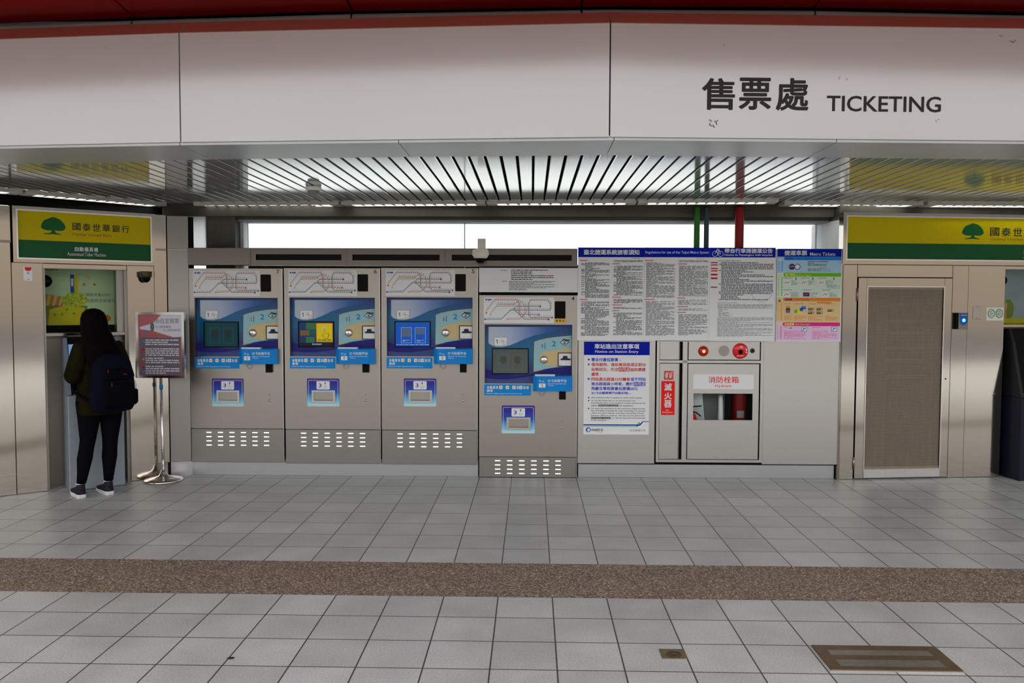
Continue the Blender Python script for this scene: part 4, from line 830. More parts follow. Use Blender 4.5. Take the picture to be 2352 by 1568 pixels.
b.disc(q(.075), h(.4), .009, .009, y, 'ink_blue', 14); zrow('同站進出超過15分鐘者', .115, .705, .402, 'ink_red'); zrow('或不同站', .715, .945, .402, 'ink_blue'); zrow('進出超過兩小時者，應於', .115, .755, .453, 'ink_blue'); b.quad(q(.76), q(.94), h(.476), h(.432), y, 'ink_blue'); b.text('詢問處', q(.765), q(.935), h(.473), h(.435), y-.0006, 'paper_white', .0); zrow('再繳交單程票最低票價20元', .115, .825, .503, 'ink_blue'); zrow('(IC卡由驗票閘門自動扣除)', .12, .685, .553, 'ink_blue', .032); b.disc(q(.712), h(.56), .004, .004, y, 'ink_blue', 8)
part(b, 'chinese_rules', t)
b = MB()
EN = [(.603, .895, 'The minimum fare is payable to enter station gates.', 1), (.635, .79, 'To use the lavatories, or to exit the paid area', 1), (.661, .945, 'immediately after entry (without travel), please ask the', 0), (.686, .76, 'station information counter for assistance.', 0), (.72, .94, 'An extra fee equivalent to the minimum single-journey', 1), (.745, .945, 'fare (NT$20) is payable for stays exceeding 15 minutes', 0), (.770, .925, 'within the same station, and stays exceeding 2 hours', 0), (.796, .935, 'between different stations. This fee can be paid at the', 0), (.822, .945, 'information counter, or will be deducted automatically', 0), (.847, .36, 'at the exit gates.', 0)]
for c, a1, s_, bl in EN:
    b.text(s_, q(.115), q(a1), h(c+.0095), h(c-.0085), y, 'ink', .016)
    if bl: b.disc(q(.078), h(c), .0065, .0065, y, 'ink', 12)
b.quad(q(.225), q(.53), h(.697), h(.677), y-.0005, 'ink'); b.text('information counter', q(.235), q(.52), h(.694), h(.679), y-.001, 'paper_white', .0); b.quad(q(.115), q(.415), h(.833), h(.812), y-.0005, 'ink'); b.text('information counter', q(.12), q(.41), h(.83), h(.814), y-.001, 'paper_white', .0)
part(b, 'english_rules', t)
b = MB(); b.poly([(q(0), h(.903)), (q(.0), h(.891)), (q(.855), h(.891)), (q(.905), h(.855)), (q(1), h(.855)), (q(1), h(.862)), (q(.915), h(.862)), (q(.865), h(.903))][::-1], y-.0004, 'sign_blue'); b.poly([(q(0), h(.917)), (q(0), h(.911)), (q(.80), h(.911)), (q(.845), h(.868)), (q(.875), h(.868)), (q(.825), h(.917))][::-1], y, 'ink_green')
R1 = [(q(.075)+.023*math.cos(k*math.pi/12), h(.951)+.023*math.sin(k*math.pi/12)) for k in range(24)]; R2 = [(q(.08)+.013*math.cos(k*math.pi/12), h(.951)+.015*math.sin(k*math.pi/12)) for k in range(24)]
b.ring(R1, R2, y-.0003, y, 'ink_blue'); b.ribbon([(q(.05), h(.965)), (q(.075), h(.975)), (q(.1), h(.968))], .006, y-.0006, 'ink_green'); b.text('metro', q(.125), q(.30), h(.966), h(.934), y, 'ink', .018); b.text('Taipei', q(.215), q(.285), h(.984), h(.970), y, 'ink_green', .0); b.text('台北捷運公司', q(.71), q(.945), h(.966), h(.942), y, 'ink_grey', .0); part(b, 'footer_print', t)

# ---- fire hydrant cabinet
hx = lambda qx: mx_(1490+qx/4.61, 900); hz = lambda qy: m.z(1635, 770+qy/4.61)
t = thing('fire_hydrant_cabinet', 'steel fire hydrant cabinet with red lamp, alarm button and glass window', 'fire hydrant cabinet', m, ((hx(80)+hx(1205))/2, 0, hz(1340)))
b = MB(); e0, e1, f0, f1 = hx(80), hx(1207), hz(1342), hz(61); y0_, y1_ = -.014, .06
for (a0, a1, c0, c1) in ((e0, hx(108), f0, f1), (hx(1176), e1, f0, f1), (hx(108), hx(1176), f0, hz(1313)), (hx(108), hx(1176), hz(292), hz(265)), (hx(352), hx(403), hz(1313), f1), (hx(108), hx(1176), hz(66), f1)): b.box(a0, a1, y0_, y1_, c0, c1, 'steel_panel')
b.box(e0+.005, e1-.005, .26, .27, f0, f1, 'grey_plastic'); b.box(e0+.002, e0+.006, .03, .27, f0, f1, 'grey_plastic'); b.box(e1-.006, e1-.002, .03, .27, f0, f1, 'grey_plastic'); b.box(e0, e1, .03, .27, f0, f0+.004, 'grey_plastic'); b.box(hx(370), hx(378), .03, .26, f0, f1, 'gap_dark'); b.box(e0+.006, hx(370), .07, .08, f0, f1, 'gap_dark'); b.box(hx(378), e1-.006, .03, .26, hz(278), hz(274), 'gap_dark'); b.box(hx(885), e1-.006, .05, .26, hz(1010), hz(1010)+.011, 'grey_plastic'); b.box(hx(880), hx(884), .05, .26, hz(1010), hz(290), 'gap_dark'); b.box(hx(884), e1-.007, .255, .259, hz(1010), hz(290), 'gap_dark'); b.box(e1-.009, e1-.007, .05, .259, hz(1010), hz(290), 'gap_dark')
part(b, 'frame', t)
def curved_door(z0, z1):
    xa_, xb_ = hx(113), hx(300); pr = [(xa_, -.006), (xb_, -.006)]; r_ = .05
    for k in range(1, 7):
        an = math.radians(k*13); pr.append((xb_+r_*.72*math.sin(an), -.006+r_*(1-math.cos(an))))
    pr += [(pr[-1][0]-.004, pr[-1][1]), (xa_, .012)]
    bb = MB(); bb.vprism(pr, z0, z1, 'steel_panel'); return bb
part(curved_door(hz(258), hz(66)), 'upper_panel', t)
ed = part(curved_door(hz(1309), hz(300)), 'extinguisher_door', t)
b = MB(); y = -.0085; b.quad(hx(132), hx(274), hz(843), hz(484), y, 'fire_red')
part(b, 'red_sticker', ed)
b = MB(); y = -.0092
for ch, v0, v1 in (('滅', 508, 587), ('火', 605, 678), ('器', 685, 765)): b.text(ch, hx(163), hx(243), hz(v1), hz(v0), y, 'white_ink', .02)
b.text('Fire', hx(182), hx(215), hz(800), hz(785), y, 'white_ink', .015); b.text('Extinguisher', hx(144), hx(258), hz(824), hz(808), y, 'white_ink', .015)
b.frame(hx(160), hx(256), hz(470), hz(378), .006, y, y+.0005, 'fire_red')
for k in range(7):
    x = hx(166)+.012*k*.8; b.ribbon([(x, hz(395)), (x+.008, hz(382))], .005, y, 'fire_red'); b.ribbon([(x, hz(467)), (x+.008, hz(452))], .005, y, 'fire_red')
for k in range(5): z_ = hz(400+13*k); b.ribbon([(hx(162), z_-.008), (hx(176), z_)], .005, y, 'fire_red'); b.ribbon([(hx(240), z_-.008), (hx(254), z_)], .005, y, 'fire_red')
b.prism(MB.rr(hx(200), hx(214), hz(456), hz(405), .005), y-.0004, y, 'fire_red'); b.ribbon([(hx(207), hz(400)), (hx(226), hz(398)), (hx(228), hz(425))], .004, y, 'fire_red'); part(b, 'sticker_print', ed)
b = MB(); b.bbox(hx(414), hx(1168), -.008, .02, hz(258), hz(66), 'steel_panel', .002); ap = part(b, 'alarm_panel', t)
cz_ = hz(163)
b = MB(); b.lathe([(.034, -.03), (.044, -.02), (.048, -.012), (.048, -.008)], (hx(570), 0, hz(166)), 'y', 'lamp_red'); wl_ = part(b, 'warning_lamp', t)
b = MB(); b.lathe([(.004, -.034), (.013, -.0325), (.015, -.03)], (hx(570), 0, hz(168)), 'y', 'lamp_core', 12); part(b, 'lamp_glow', wl_)
b = MB(); cxs = hx(788); b.disc(cxs, cz_, .050, .050, -.0086, 'steel_machine', 32)
for rr_ in (0, .011, .022, .033, .044):
    n = max(1, int(rr_*2*math.pi/.0105))
    for k in range(n): a = 2*math.pi*k/n; b.disc(cxs+rr_*math.cos(a), cz_+rr_*math.sin(a), .0028, .0028, -.009, 'gap_dark', 6)
part(b, 'siren_grille', t)
b = MB(); cxa = hx(960); b.lathe([(.064, -.022), (.071, -.016), (.073, -.008)], (cxa, 0, cz_), 'y', 'alarm_red', 32); ab = part(b, 'alarm_button', t)
b = MB(); b.lathe([(.010, -.028), (.02, -.027), (.022, -.02)], (cxa, 0, cz_-.008), 'y', 'black_matte', 18); b.text('火警', cxa-.018, cxa+.018, cz_+.03, cz_+.048, -.0228, 'white_ink', .02); b.text('強力按下', cxa-.035, cxa+.035, cz_-.052, cz_-.038, -.0228, 'white_ink', .015); b.disc(cxa+.053, cz_+.012, .007, .011, -.0226, 'white_ink', 10); b.disc(cxa+.053, cz_-.012, .007, .009, -.0226, 'white_ink', 10); part(b, 'button_face', ab)
b = MB(); b.lathe([(.012, -.016), (.02, -.014), (.023, -.008)], (hx(1088), 0, hz(160)), 'y', 'bronze', 18); b.disc(hx(1088), hz(160), .010, .010, -.0168, 'gap_dark', 14); part(b, 'phone_jack', t)
b = MB(); gx0, gx1, gz0, gz1 = hx(472), hx(1099), hz(895), hz(614)
b.ring([(hx(414), hz(1308)), (hx(1163), hz(1308)), (hx(1163), hz(302)), (hx(414), hz(302))], [(gx0, gz0), (gx1, gz0), (gx1, gz1), (gx0, gz1)], -.008, .012, 'steel_panel'); hd = part(b, 'hydrant_door', t)
b = MB(); b.box(gx0, gx1, .006, .009, gz0, gz1, 'glass_clear'); part(b, 'window_pane', hd)
b = MB(); b.box(hx(467), hx(1108), -.0095, -.008, hz(567), hz(412), 'plate_white'); b.text('消防栓箱', hx(628), hx(948), hz(503), hz(433), -.0102, 'fire_red', .008); b.text('Hydrant', hx(700), hx(872), hz(554), hz(519), -.0102, 'fire_red', .005); part(b, 'door_sign', hd)
# inside the cabinet
zb_ = f0+.004
b = MB()
for k in range(9):
    x = gx0+.012+.0125*k; b.tube([(x-.004, .16+.01*(k % 2), gz1+.10), (x+.004*k/9, .16, gz1-.06), (x+.0065*k/2, .165, gz0-.05), (x+.006*k/2, .17, zb_+.13), (x+.006*k/2, .17, zb_)], .0066, 'hose_cloth' if 'hose_cloth' in MATS else mat('hose_cloth', ph(190, 188, 170, .4), .8, 0, .1, 30) and 'hose_cloth', 8)
solo(b, 'fire_hose', 'folded white canvas fire hose hanging in the hydrant cabinet', 'fire hose', m, (gx0+.06, .17, zb_))
nx = gx0+(gx1-gx0)*.515; b = MB()
b.tube([(nx, .12, gz1+.06), (nx, .12, gz1-.0), (nx, .12, gz1-.03)], [.034, .034, .02], 'grey_plastic', 14); b.tube([(nx, .12, gz1-.03), (nx+.002, .12, gz1-.10), (nx+.004, .12, gz0-.03), (nx+.004, .12, zb_+.03), (nx+.004, .12, zb_)], [.019, .022, .026, .027, .027], 'plate_white', 14)
solo(b, 'hose_nozzle', 'white hose nozzle standing in the middle of the hydrant cabinet', 'hose nozzle', m, (nx, .12, zb_))
ex = gx0+(gx1-gx0)*.84; b = MB(); zb_ = hz(1010)+.012; b.lathe([(.06, 0), (.066, .01), (.066, .40), (.055, .445), (.025, .47), (.02, .5)], (ex, .14, zb_), 'z', 'extinguisher_red', 24)
t2 = thing('fire_extinguisher', 'red fire extinguisher behind the glass of the hydrant cabinet', 'fire extinguisher', m, (ex, .14, zb_)); part(b, 'cylinder', t2)
b = MB(); b.box(ex-.03, ex+.03, .13, .15, zb_+.5, zb_+.52, 'black_matte'); b.tube([(ex-.03, .135, zb_+.51), (ex-.075, .12, zb_+.45), (ex-.078, .12, zb_+.2)], .008, 'black_matte', 8); part(b, 'valve', t2)
b = MB(); b.loft([[(ex+.066*1.02*math.sin(a), .14-.066*1.02*math.cos(a), z_) for a in [(-.5+k*.15) for k in range(8)]] for z_ in (zb_+.10, zb_+.165)], 'grey_plastic', False, False); part(b, 'paper_label', t2)
zb_ = f0+.004; vx = gx0+.012; b = MB(); b.lathe([(.05, 0), (.055, .02), (.052, .35), (.03, .425), (.012, .44)], (vx, .075, zb_), 'z', 'fire_red', 20)
t2 = thing('fire_extinguisher', 'red extinguisher with grey lever in the left corner of the cabinet window', 'fire extinguisher', m, (vx, .075, zb_)); part(b, 'cylinder', t2)
b = MB(); b.tube([(vx-.03, .07, zb_+.46), (vx+.01, .07, zb_+.505), (vx+.08, .065, zb_+.51)], .006, 'black_matte', 8); b.tube([(vx-.03, .07, zb_+.45), (vx+.03, .07, zb_+.45), (vx+.075, .065, zb_+.415)], .006, 'black_matte', 8); b.lathe([(.012, .435), (.012, .47)], (vx, .075, zb_), 'z', 'black_matte', 12); part(b, 'lever', t2)

# ---- bank signs
def tree_logo(b, X, Z, x0, x1, z0, z1, y):
    P = [(.07, .12), (.19, .07), (.40, .13), (.44, .26), (.30, .24), (.16, .27), (.04, .34), (0, .45), (.03, .56), (.06, .66), (.14, .80), (.24, .87), (.36, .93), (.48, 1.), (.60, .97), (.70, .93), (.80, .86), (.88, .76), (.95, .64), (.99, .52), (1., .42), (.95, .31), (.84, .25), (.70, .24), (.56, .27), (.60, .13), (.82, .06), (.80, .02), (.5, .05), (.18, .02)]
    b.poly([(x0+(x1-x0)*a, z0+(z1-z0)*c) for a, c in P][::-1], y, 'tree_green')
def bank_sign(pl, label, x0, x1, z0, z1, fx_, fz_, ysplit, tree, chars, sub1, sub2, sub3):
    t = thing('bank_sign', label, 'bank sign', pl, ((x0+x1)/2, 0, z0))
    a0, a1, c0, c1 = fx_[0], fx_[1], fz_[0], fz_[1]
    b = MB(); b.ring([(x0, z0), (x1, z0), (x1, z1), (x0, z1)], [(a0, c0), (a1, c0), (a1, c1), (a0, c1)], -.02, .06, 'steel_wall'); b.ring([(a0-.012, c0-.012), (a1+.012, c0-.012), (a1+.012, c1+.012), (a0-.012, c1+.012)], [(a0, c0), (a1, c0), (a1, c1), (a0, c1)], -.025, -.015, 'chrome'); part(b, 'frame', t)
    b = MB(); b.box(a0, a1, -.008, .0, ysplit, c1, 'bank_yellow'); b.box(a0, a1, -.008, .0, c0, ysplit, 'bank_green'); part(b, 'panel', t)
    b = MB(); tree_logo(b, None, None, *tree, -.0088); part(b, 'tree_emblem', t)
    b = MB(); xs0, xs1, zs0, zs1 = chars; n = 6; pw = (xs1-xs0)/(n-.19)
    for k, ch in enumerate('國泰世華銀行'): b.text(ch, xs0+pw*k, xs0+pw*k+pw*.81, zs0, zs1, -.0088, 'bank_text', .012)
    part(b, 'chinese_name', t)
    if sub1: b = MB(); b.text('Cathay United Bank', *sub1, -.0088, 'bank_orange', .01); part(b, 'english_name', t)
    b = MB(); w = sub2[1]-sub2[0]
    for k, ch in enumerate('自動櫃員機'): b.text(ch, sub2[0]+w*k/5, sub2[0]+w*(k+.86)/5, sub2[2], sub2[3], -.0088, 'white_ink', .015)
    b.text('Automated Teller Machine', *sub3, -.0088, 'white_ink', -.002); part(b, 'service_lettering', t)
Lh = lambda qx, qy: L.hit(qx/4.611, 440+qy/4.611)
LX = lambda qx, qy=500: Lh(qx, qy)[0]
zz = lambda q1, q2: (Lh(*q1)[1]+Lh(*q2)[1])/2
bank_sign(L, 'yellow and green bank sign above the woman at the cash machine', LX(133), LX(1640), ZLS, ZLT, (LX(190), LX(1588)), (zz((187, 695), (1590, 740)), zz((187, 195), (1590, 285))), zz((187, 507), (1590, 563)),
          (LX(433), LX(695), Lh(565, 460)[1], Lh(565, 270)[1]), (LX(768), LX(1370), zz((768, 410), (1370, 437)), zz((768, 332), (1370, 360))), (LX(768), LX(1188), zz((768, 477), (1188, 490)), zz((768, 435), (1188, 452))), (LX(787), LX(1042), Lh(910, 635)[1], Lh(910, 588)[1]), (LX(708), LX(1117), Lh(910, 683)[1], Lh(910, 648)[1]))
Rh = lambda qx, qy: R.hit(1900+qx/4.752, 470+qy/4.752)
RX = lambda qx, qy=500: Rh(qx, qy)[0]
zr = lambda q1, q2: (Rh(*q1)[1]+Rh(*q2)[1])/2
c6 = RX(1765); pw = RX(1890)-RX(1765)
bank_sign(R, 'long yellow and green bank sign above the mesh door', RX(160), RX(160)+3.0, ZRB, ZRT, (RX(206), RX(160)+2.955), (zr((205, 595), (2148, 603)), zr((205, 137), (2148, 155))), zr((205, 417), (2148, 435)),
          (RX(1458), RX(1695), Rh(1577, 382)[1], Rh(1577, 203)[1]), (c6, c6+pw*5.81, Rh(1815, 342)[1], Rh(1815, 250)[1]), (c6, c6+pw*4.0, Rh(1900, 398)[1], Rh(1900, 362)[1]), (RX(2140), RX(2140)+.5, Rh(2140, 540)[1], Rh(2140, 490)[1]), (RX(2135), RX(2135)+.75, Rh(2140, 583)[1], Rh(2140, 552)[1]))

# ---- right wall: mesh door, reader, plates, cash machine
do = bpy.data.objects.new('door_1', None); COL.objects.link(do); place(do, R, ((DX0+DX1)/2, 0, 0)); do['kind'] = 'structure'
mx0, mx1, mz0, mz1 = rx(1988, 870), rx(2161, 870), R.z(2075, 1075), R.z(2075, 659.5)
b = MB(); x0, x1 = DX0+.006, DX1-.006
b.ring([(x0, .012), (x1, .012), (x1, ZD), (x0, ZD)], [(mx0-.008, mz0-.01), (mx1+.008, mz0-.01), (mx1+.008, mz1+.008), (mx0-.008, mz1+.008)], -.006, .035, 'steel_wall'); b.box(mx0-.01, mx0-.007, -.008, 0, .012, ZD, 'steel_dark'); b.box(mx1+.007, mx1+.01, -.008, 0, .012, ZD, 'steel_dark'); part(b, 'door_frame', do)
b = MB(); n = 92; w = (mx1-mx0)
b.frame(mx0-.008, mx1+.008, mz0-.01, mz1+.008, .008, -.012, -.004, 'chrome')
for k in range(n):
    x = mx0+w*(k+.5)/n; b.box(x-.0022, x+.0022, .004, .008, mz0+.02, mz1-.02, 'mesh_metal')
for k in range(130):
    z = mz0+.02+(mz1-mz0-.04)*k/129; b.box(mx0, mx1, .0035, .0085, z-.0021, z+.0021, 'mesh_metal')
b.box(mx0, mx1, .0, .01, mz1-.02, mz1, 'mesh_metal'); b.box(mx0, mx1, 0, .01, mz0-.01, mz0+.02, 'mesh_metal'); part(b, 'mesh_panel', do)
b = MB(); b.bbox(mx0-.006, mx1+.006, -.014, 0, .016, R.z(2070, 1079.5), 'steel_bright', .002); part(b, 'kick_plate', do)
for v0, v1 in ((661, 692), (1049, 1077)):
    b = MB(); x = DX0-.003; b.lathe([(.008, R.z(1965, v1)), (.008, R.z(1965, v0))], (x, -.008, 0), 'z', 'steel_dark', 12); b.box(x-.012, x+.002, -.004, .0, R.z(1965, v1), R.z(1965, v0), 'steel_dark'); part(b, 'hinge', do)
b = MB(); b.lathe([(.006, -.010), (.008, -.006)], (rx(2171, 870), 0, R.z(2171, 869.5)), 'y', 'gap_dark', 12); part(b, 'lock', do)
# shelves with equipment glimpsed behind the mesh
b = MB(); xs0, xs1 = rx(2025, 800, .24), rx(2125, 800, .24)
for v in (700, 738, 765, 800, 828, 865): z = R.z(2075, v, .2); b.box(xs0, xs1, .16, .28, z-.012, z+.012, 'grey_plastic')
b.box(xs0-.03, xs0, .15, .29, 0, R.z(2075, 690, .2), 'grey_plastic'); b.box(xs1, xs1+.03, .15, .29, 0, R.z(2075, 690, .2), 'grey_plastic')
solo(b, 'equipment_rack', 'dim grey equipment rack behind the mesh door', 'rack', R, ((xs0+xs1)/2, .22, 0))
x0, x1, z0, z1 = RX(1378, 1270), RX(1510, 1270), Rh(1440, 1358)[1], Rh(1440, 1178)[1]
t = thing('card_reader', 'grey card reader with a glowing green light right of the mesh door', 'card reader', R, ((x0+x1)/2, 0, z0))
b = MB(); b.bbox(x0, x1, -.035, 0, z0, z1, 'grey_plastic', .004); b.box(x0-.001, x0+.025, -.037, -.002, z0+.002, z1-.002, 'black_matte'); part(b, 'housing', t)
b = MB(); cx = (RX(1420, 1250)+RX(1506, 1250))/2; hw = (RX(1506, 1250)-RX(1420, 1250))/2; zc = Rh(1460, 1260)[1]
b.prism([(cx-hw, z1-.006), (cx-hw, zc)]+[(cx-hw*math.cos(k*math.pi/10), zc-.045*math.sin(k*math.pi/10)) for k in range(1, 10)]+[(cx+hw, zc), (cx+hw, z1-.006)], -.037, -.035, 'tk_navy'); b.scrib(cx-hw*.7, cx+hw*.8, z1-.03, z1-.02, 1, -.0378, 'white_ink', .01, ragged=0); part(b, 'blue_face', t)
mat('led_green', (.2, 1, .85), .3, emit=(.12, 1., .82), es=1.6)
b = MB(); b.lathe([(.012, -.041), (.016, -.039), (.0165, -.036)], (cx, 0, zc), 'y', 'led_green', 16); part(b, 'status_light', t)
def plate(pl, x0, x1, z0, z1, label, mt, red=False):
    t = thing('wall_plate', label, 'wall plate', pl, ((x0+x1)/2, 0, z0)); b = MB(); b.bbox(x0, x1, -.006, 0, z0, z1, mt, .002)
    for z in (z0+.012, z1-.012): b.disc((x0+x1)/2, z, .004, .004, -.0066, 'gap_dark', 8)
    part(b, 'cover', t)
    if red: b = MB(); b.poly([(x0+.006, z1-.004), (x1-.006, z1-.004), (x1-.012, z1-.03), ((x0+x1)/2, z1-.035), (x0+.012, z1-.03)][::-1], -.0068, 'fire_red'); b.scrib(x0+.025, x1-.025, z0+.055, z0+.075, 2, -.0068, 'ink_grey', .01, ragged=0); part(b, 'print', t)
plate(R, RX(1590, 1170), RX(1668, 1170), Rh(1630, 1247)[1], Rh(1630, 1104)[1], 'small blank steel plate right of the card reader', 'steel_machine')
plate(L, LX(250, 870), LX(345, 870), Lh(297, 945)[1], Lh(297, 796)[1], 'small white plate with red top under the left bank sign', 'plate_white', True)
x0, x1, z0, z1 = RX(1737, 1190), RX(1925, 1190), Rh(1830, 1263)[1], Rh(1830, 1121)[1]
t = thing('round_mark_sticker', 'pale green sticker with two round dark marks by the right edge', 'sticker', R, ((x0+x1)/2, 0, z0))
mat('pale_green', ph(165, 180, 160), .5); mat('dark_green_ink', ph(40, 70, 40), .5)
b = MB(); b.box(x0, x1, -.0015, 0, z0, z1, 'pale_green'); part(b, 'sheet', t); b = MB()
for k, mt in ((.28, 'ink_grey'), (.74, 'dark_green_ink')):
    cx, cz = x0+(x1-x0)*k, (z0+z1)/2+.004; b.disc(cx, cz, .036, .042, -.0022, mt, 20); b.disc(cx, cz, .029, .035, -.0027, 'pale_green', 20)
    for j in range(5): b.ribbon([(cx-.02, cz+.02-.01*j), (cx+.02-.006*(j % 2), cz+.024-.011*j)], .004, -.0032, mt)
part(b, 'round_marks', t)

# ---- recess windows and cash machines
def scene_poster(pl, x0, x1, z0, z1, y, label, kind):
    t = thing('poster', label, 'poster', pl, ((x0+x1)/2, y, z0)); q = lambda a: x0+(x1-x0)*a; h = lambda c: z1-(z1-z0)*c
    b = MB(); b.box(x0, x1, y, y+.01, z0, z1, 'pst_green' if kind else 'pst_dusk'); part(b, 'sheet', t); b = MB(); k = y-.0005
    if kind:
        b.poly([(q(.0), h(.42)), (q(.34), h(.47)), (q(.26), h(.62)), (q(0), h(.60))][::-1], k, 'pst_pink')
        for j in range(4): b.poly([(q(.0+.085*j), h(.43+.01*j)), (q(.04+.085*j), h(.435+.01*j)), (q(.02+.075*j), h(.60)), (q(-.02+.08*j if j else 0), h(.60))][::-1], k-.0003, 'pst_gold')
        b.quad(q(0), q(.6), h(1), h(.60), k, 'pst_olive'); b.disc(q(.42), h(.52), (x1-x0)*.15, (z1-z0)*.12, k-.0006, 'pst_leaf', 20); b.disc(q(.50), h(.50), (x1-x0)*.1, (z1-z0)*.10, k-.0008, 'pst_leafy', 20)
        b.poly([(q(.08), h(.9)), (q(.1), h(.66)), (q(.28), h(.60)), (q(.56), h(.63)), (q(.58), h(.9))][::-1], k-.001, 'pst_gold')
        for a, c in ((.17, .74), (.26, .73), (.33, .66), (.42, .72)): b.disc(q(a), h(c), .012, .012, k-.0014, 'tk_green', 10)
        b.quad(q(.43), q(.48), h(.47), h(.13), k-.0006, 'pst_gold'); b.quad(q(.38), q(.43), h(.45), h(.12), k-.0004, 'tk_navy'); b.quad(q(.39), q(.42), h(.3), h(.18), k-.0008, 'plate_white'); b.disc(q(.86), h(.8), .035, .033, k-.0004, 'pst_orange', 16)
        b.text('國泰世華ATM', q(.58), q(.90), h(.455), h(.405), k-.0004, 'ink_grey', 0); b.text('存提款全新登場', q(.58), q(.99), h(.55), h(.495), k-.0004, 'ink_grey', 0); b.scrib(q(.05), q(.22), h(.075), h(.05), 1, k, 'ink_grey', .02, ragged=0)
        for a, c in ((.62, .16), (.56, .27), (.70, .27)): b.disc(q(a), h(c), .012, .012, k-.0004, 'pst_gold' if c < .2 else 'pst_orange', 12)
        b.quad(q(0), q(1), h(1), h(.90), k-.0016, 'black_matte')
    else:
        b.poly([(q(0), h(.02)), (q(.20), h(.02)), (q(.27), h(.5)), (q(.15), h(.52)), (q(0), h(.48))][::-1], k, 'tk_pale'); b.disc(q(.345), h(.68), .03, .045, k-.0003, 'pst_skin', 16); b.disc(q(.40), h(.74), .06, .10, k-.0002, 'pst_olive', 16); b.disc(q(.33), h(.86), .035, .06, k-.0004, 'pst_skin', 16); b.quad(q(0), q(1), h(1), h(.9), k-.0006, 'pst_gold')
    part(b, 'picture', t)
for n_, c_ in (('pst_green', (150, 165, 125)), ('pst_dusk', (120, 130, 130)), ('pst_pink', (150, 95, 80)), ('pst_gold', (175, 150, 20)), ('pst_olive', (95, 105, 35)), ('pst_leaf', (130, 155, 35)), ('pst_leafy', (160, 165, 45)), ('pst_orange', (200, 85, 20)), ('pst_skin', (170, 120, 85))): mat(n_, ph(*c_, .42), .5, 0, .55 if 'leaf' in n_ else .12, 45 if 'leaf' in n_ else 5)
xg0, xg1, zg0, zg1 = xr0+.024, lx(266, 690, .12), L.z(180, 763, .12), L.z(180, 618, .1)+.03
scene_poster(L, xg0, xg1+.05, zg0, zg1, .36, 'green and yellow bank poster behind the glass above the cash machine', 1)
b = MB(); b.box(xg0, xg1, .13, .136, zg0, zg1, 'glass_clear'); struct(b, 'window_2', L)
b = MB(); b.lathe([(.045, -.055), (.05, -.04), (.055, 0)], (xr0+.03, .13, L.z(110, 645)), 'y', 'black_glass', 24); solo(b, 'speaker_dome', 'round black dome on the left edge of the recess glass', 'dome', L, (xr0+.03, .13, L.z(110, 645)))
x0, x1, zc = rx(2306, 640), rx(2319, 640), R.z(2306, 643)
xh0, xh1 = xq2+.022, xq3-.022
scene_poster(R, xh0, xh1, R.z(2330, 745), R.z(2330, 619)+.02, .36, 'blue and gold poster behind the glass above the right cash machine', 0)
b = MB(); b.box(xh0, xh1, .13, .136, R.z(2330, 745), R.z(2330, 619)+.02, 'glass_clear'); struct(b, 'window_3', R)
b = MB(); b.lathe([(.045, -.055), (.05, -.04), (.055, 0)], (xq2+.03, .13, zc), 'y', 'black_glass', 24); solo(b, 'speaker_dome', 'round black dome on the edge of the right recess glass', 'dome', R, (xq2+.03, .13, zc))
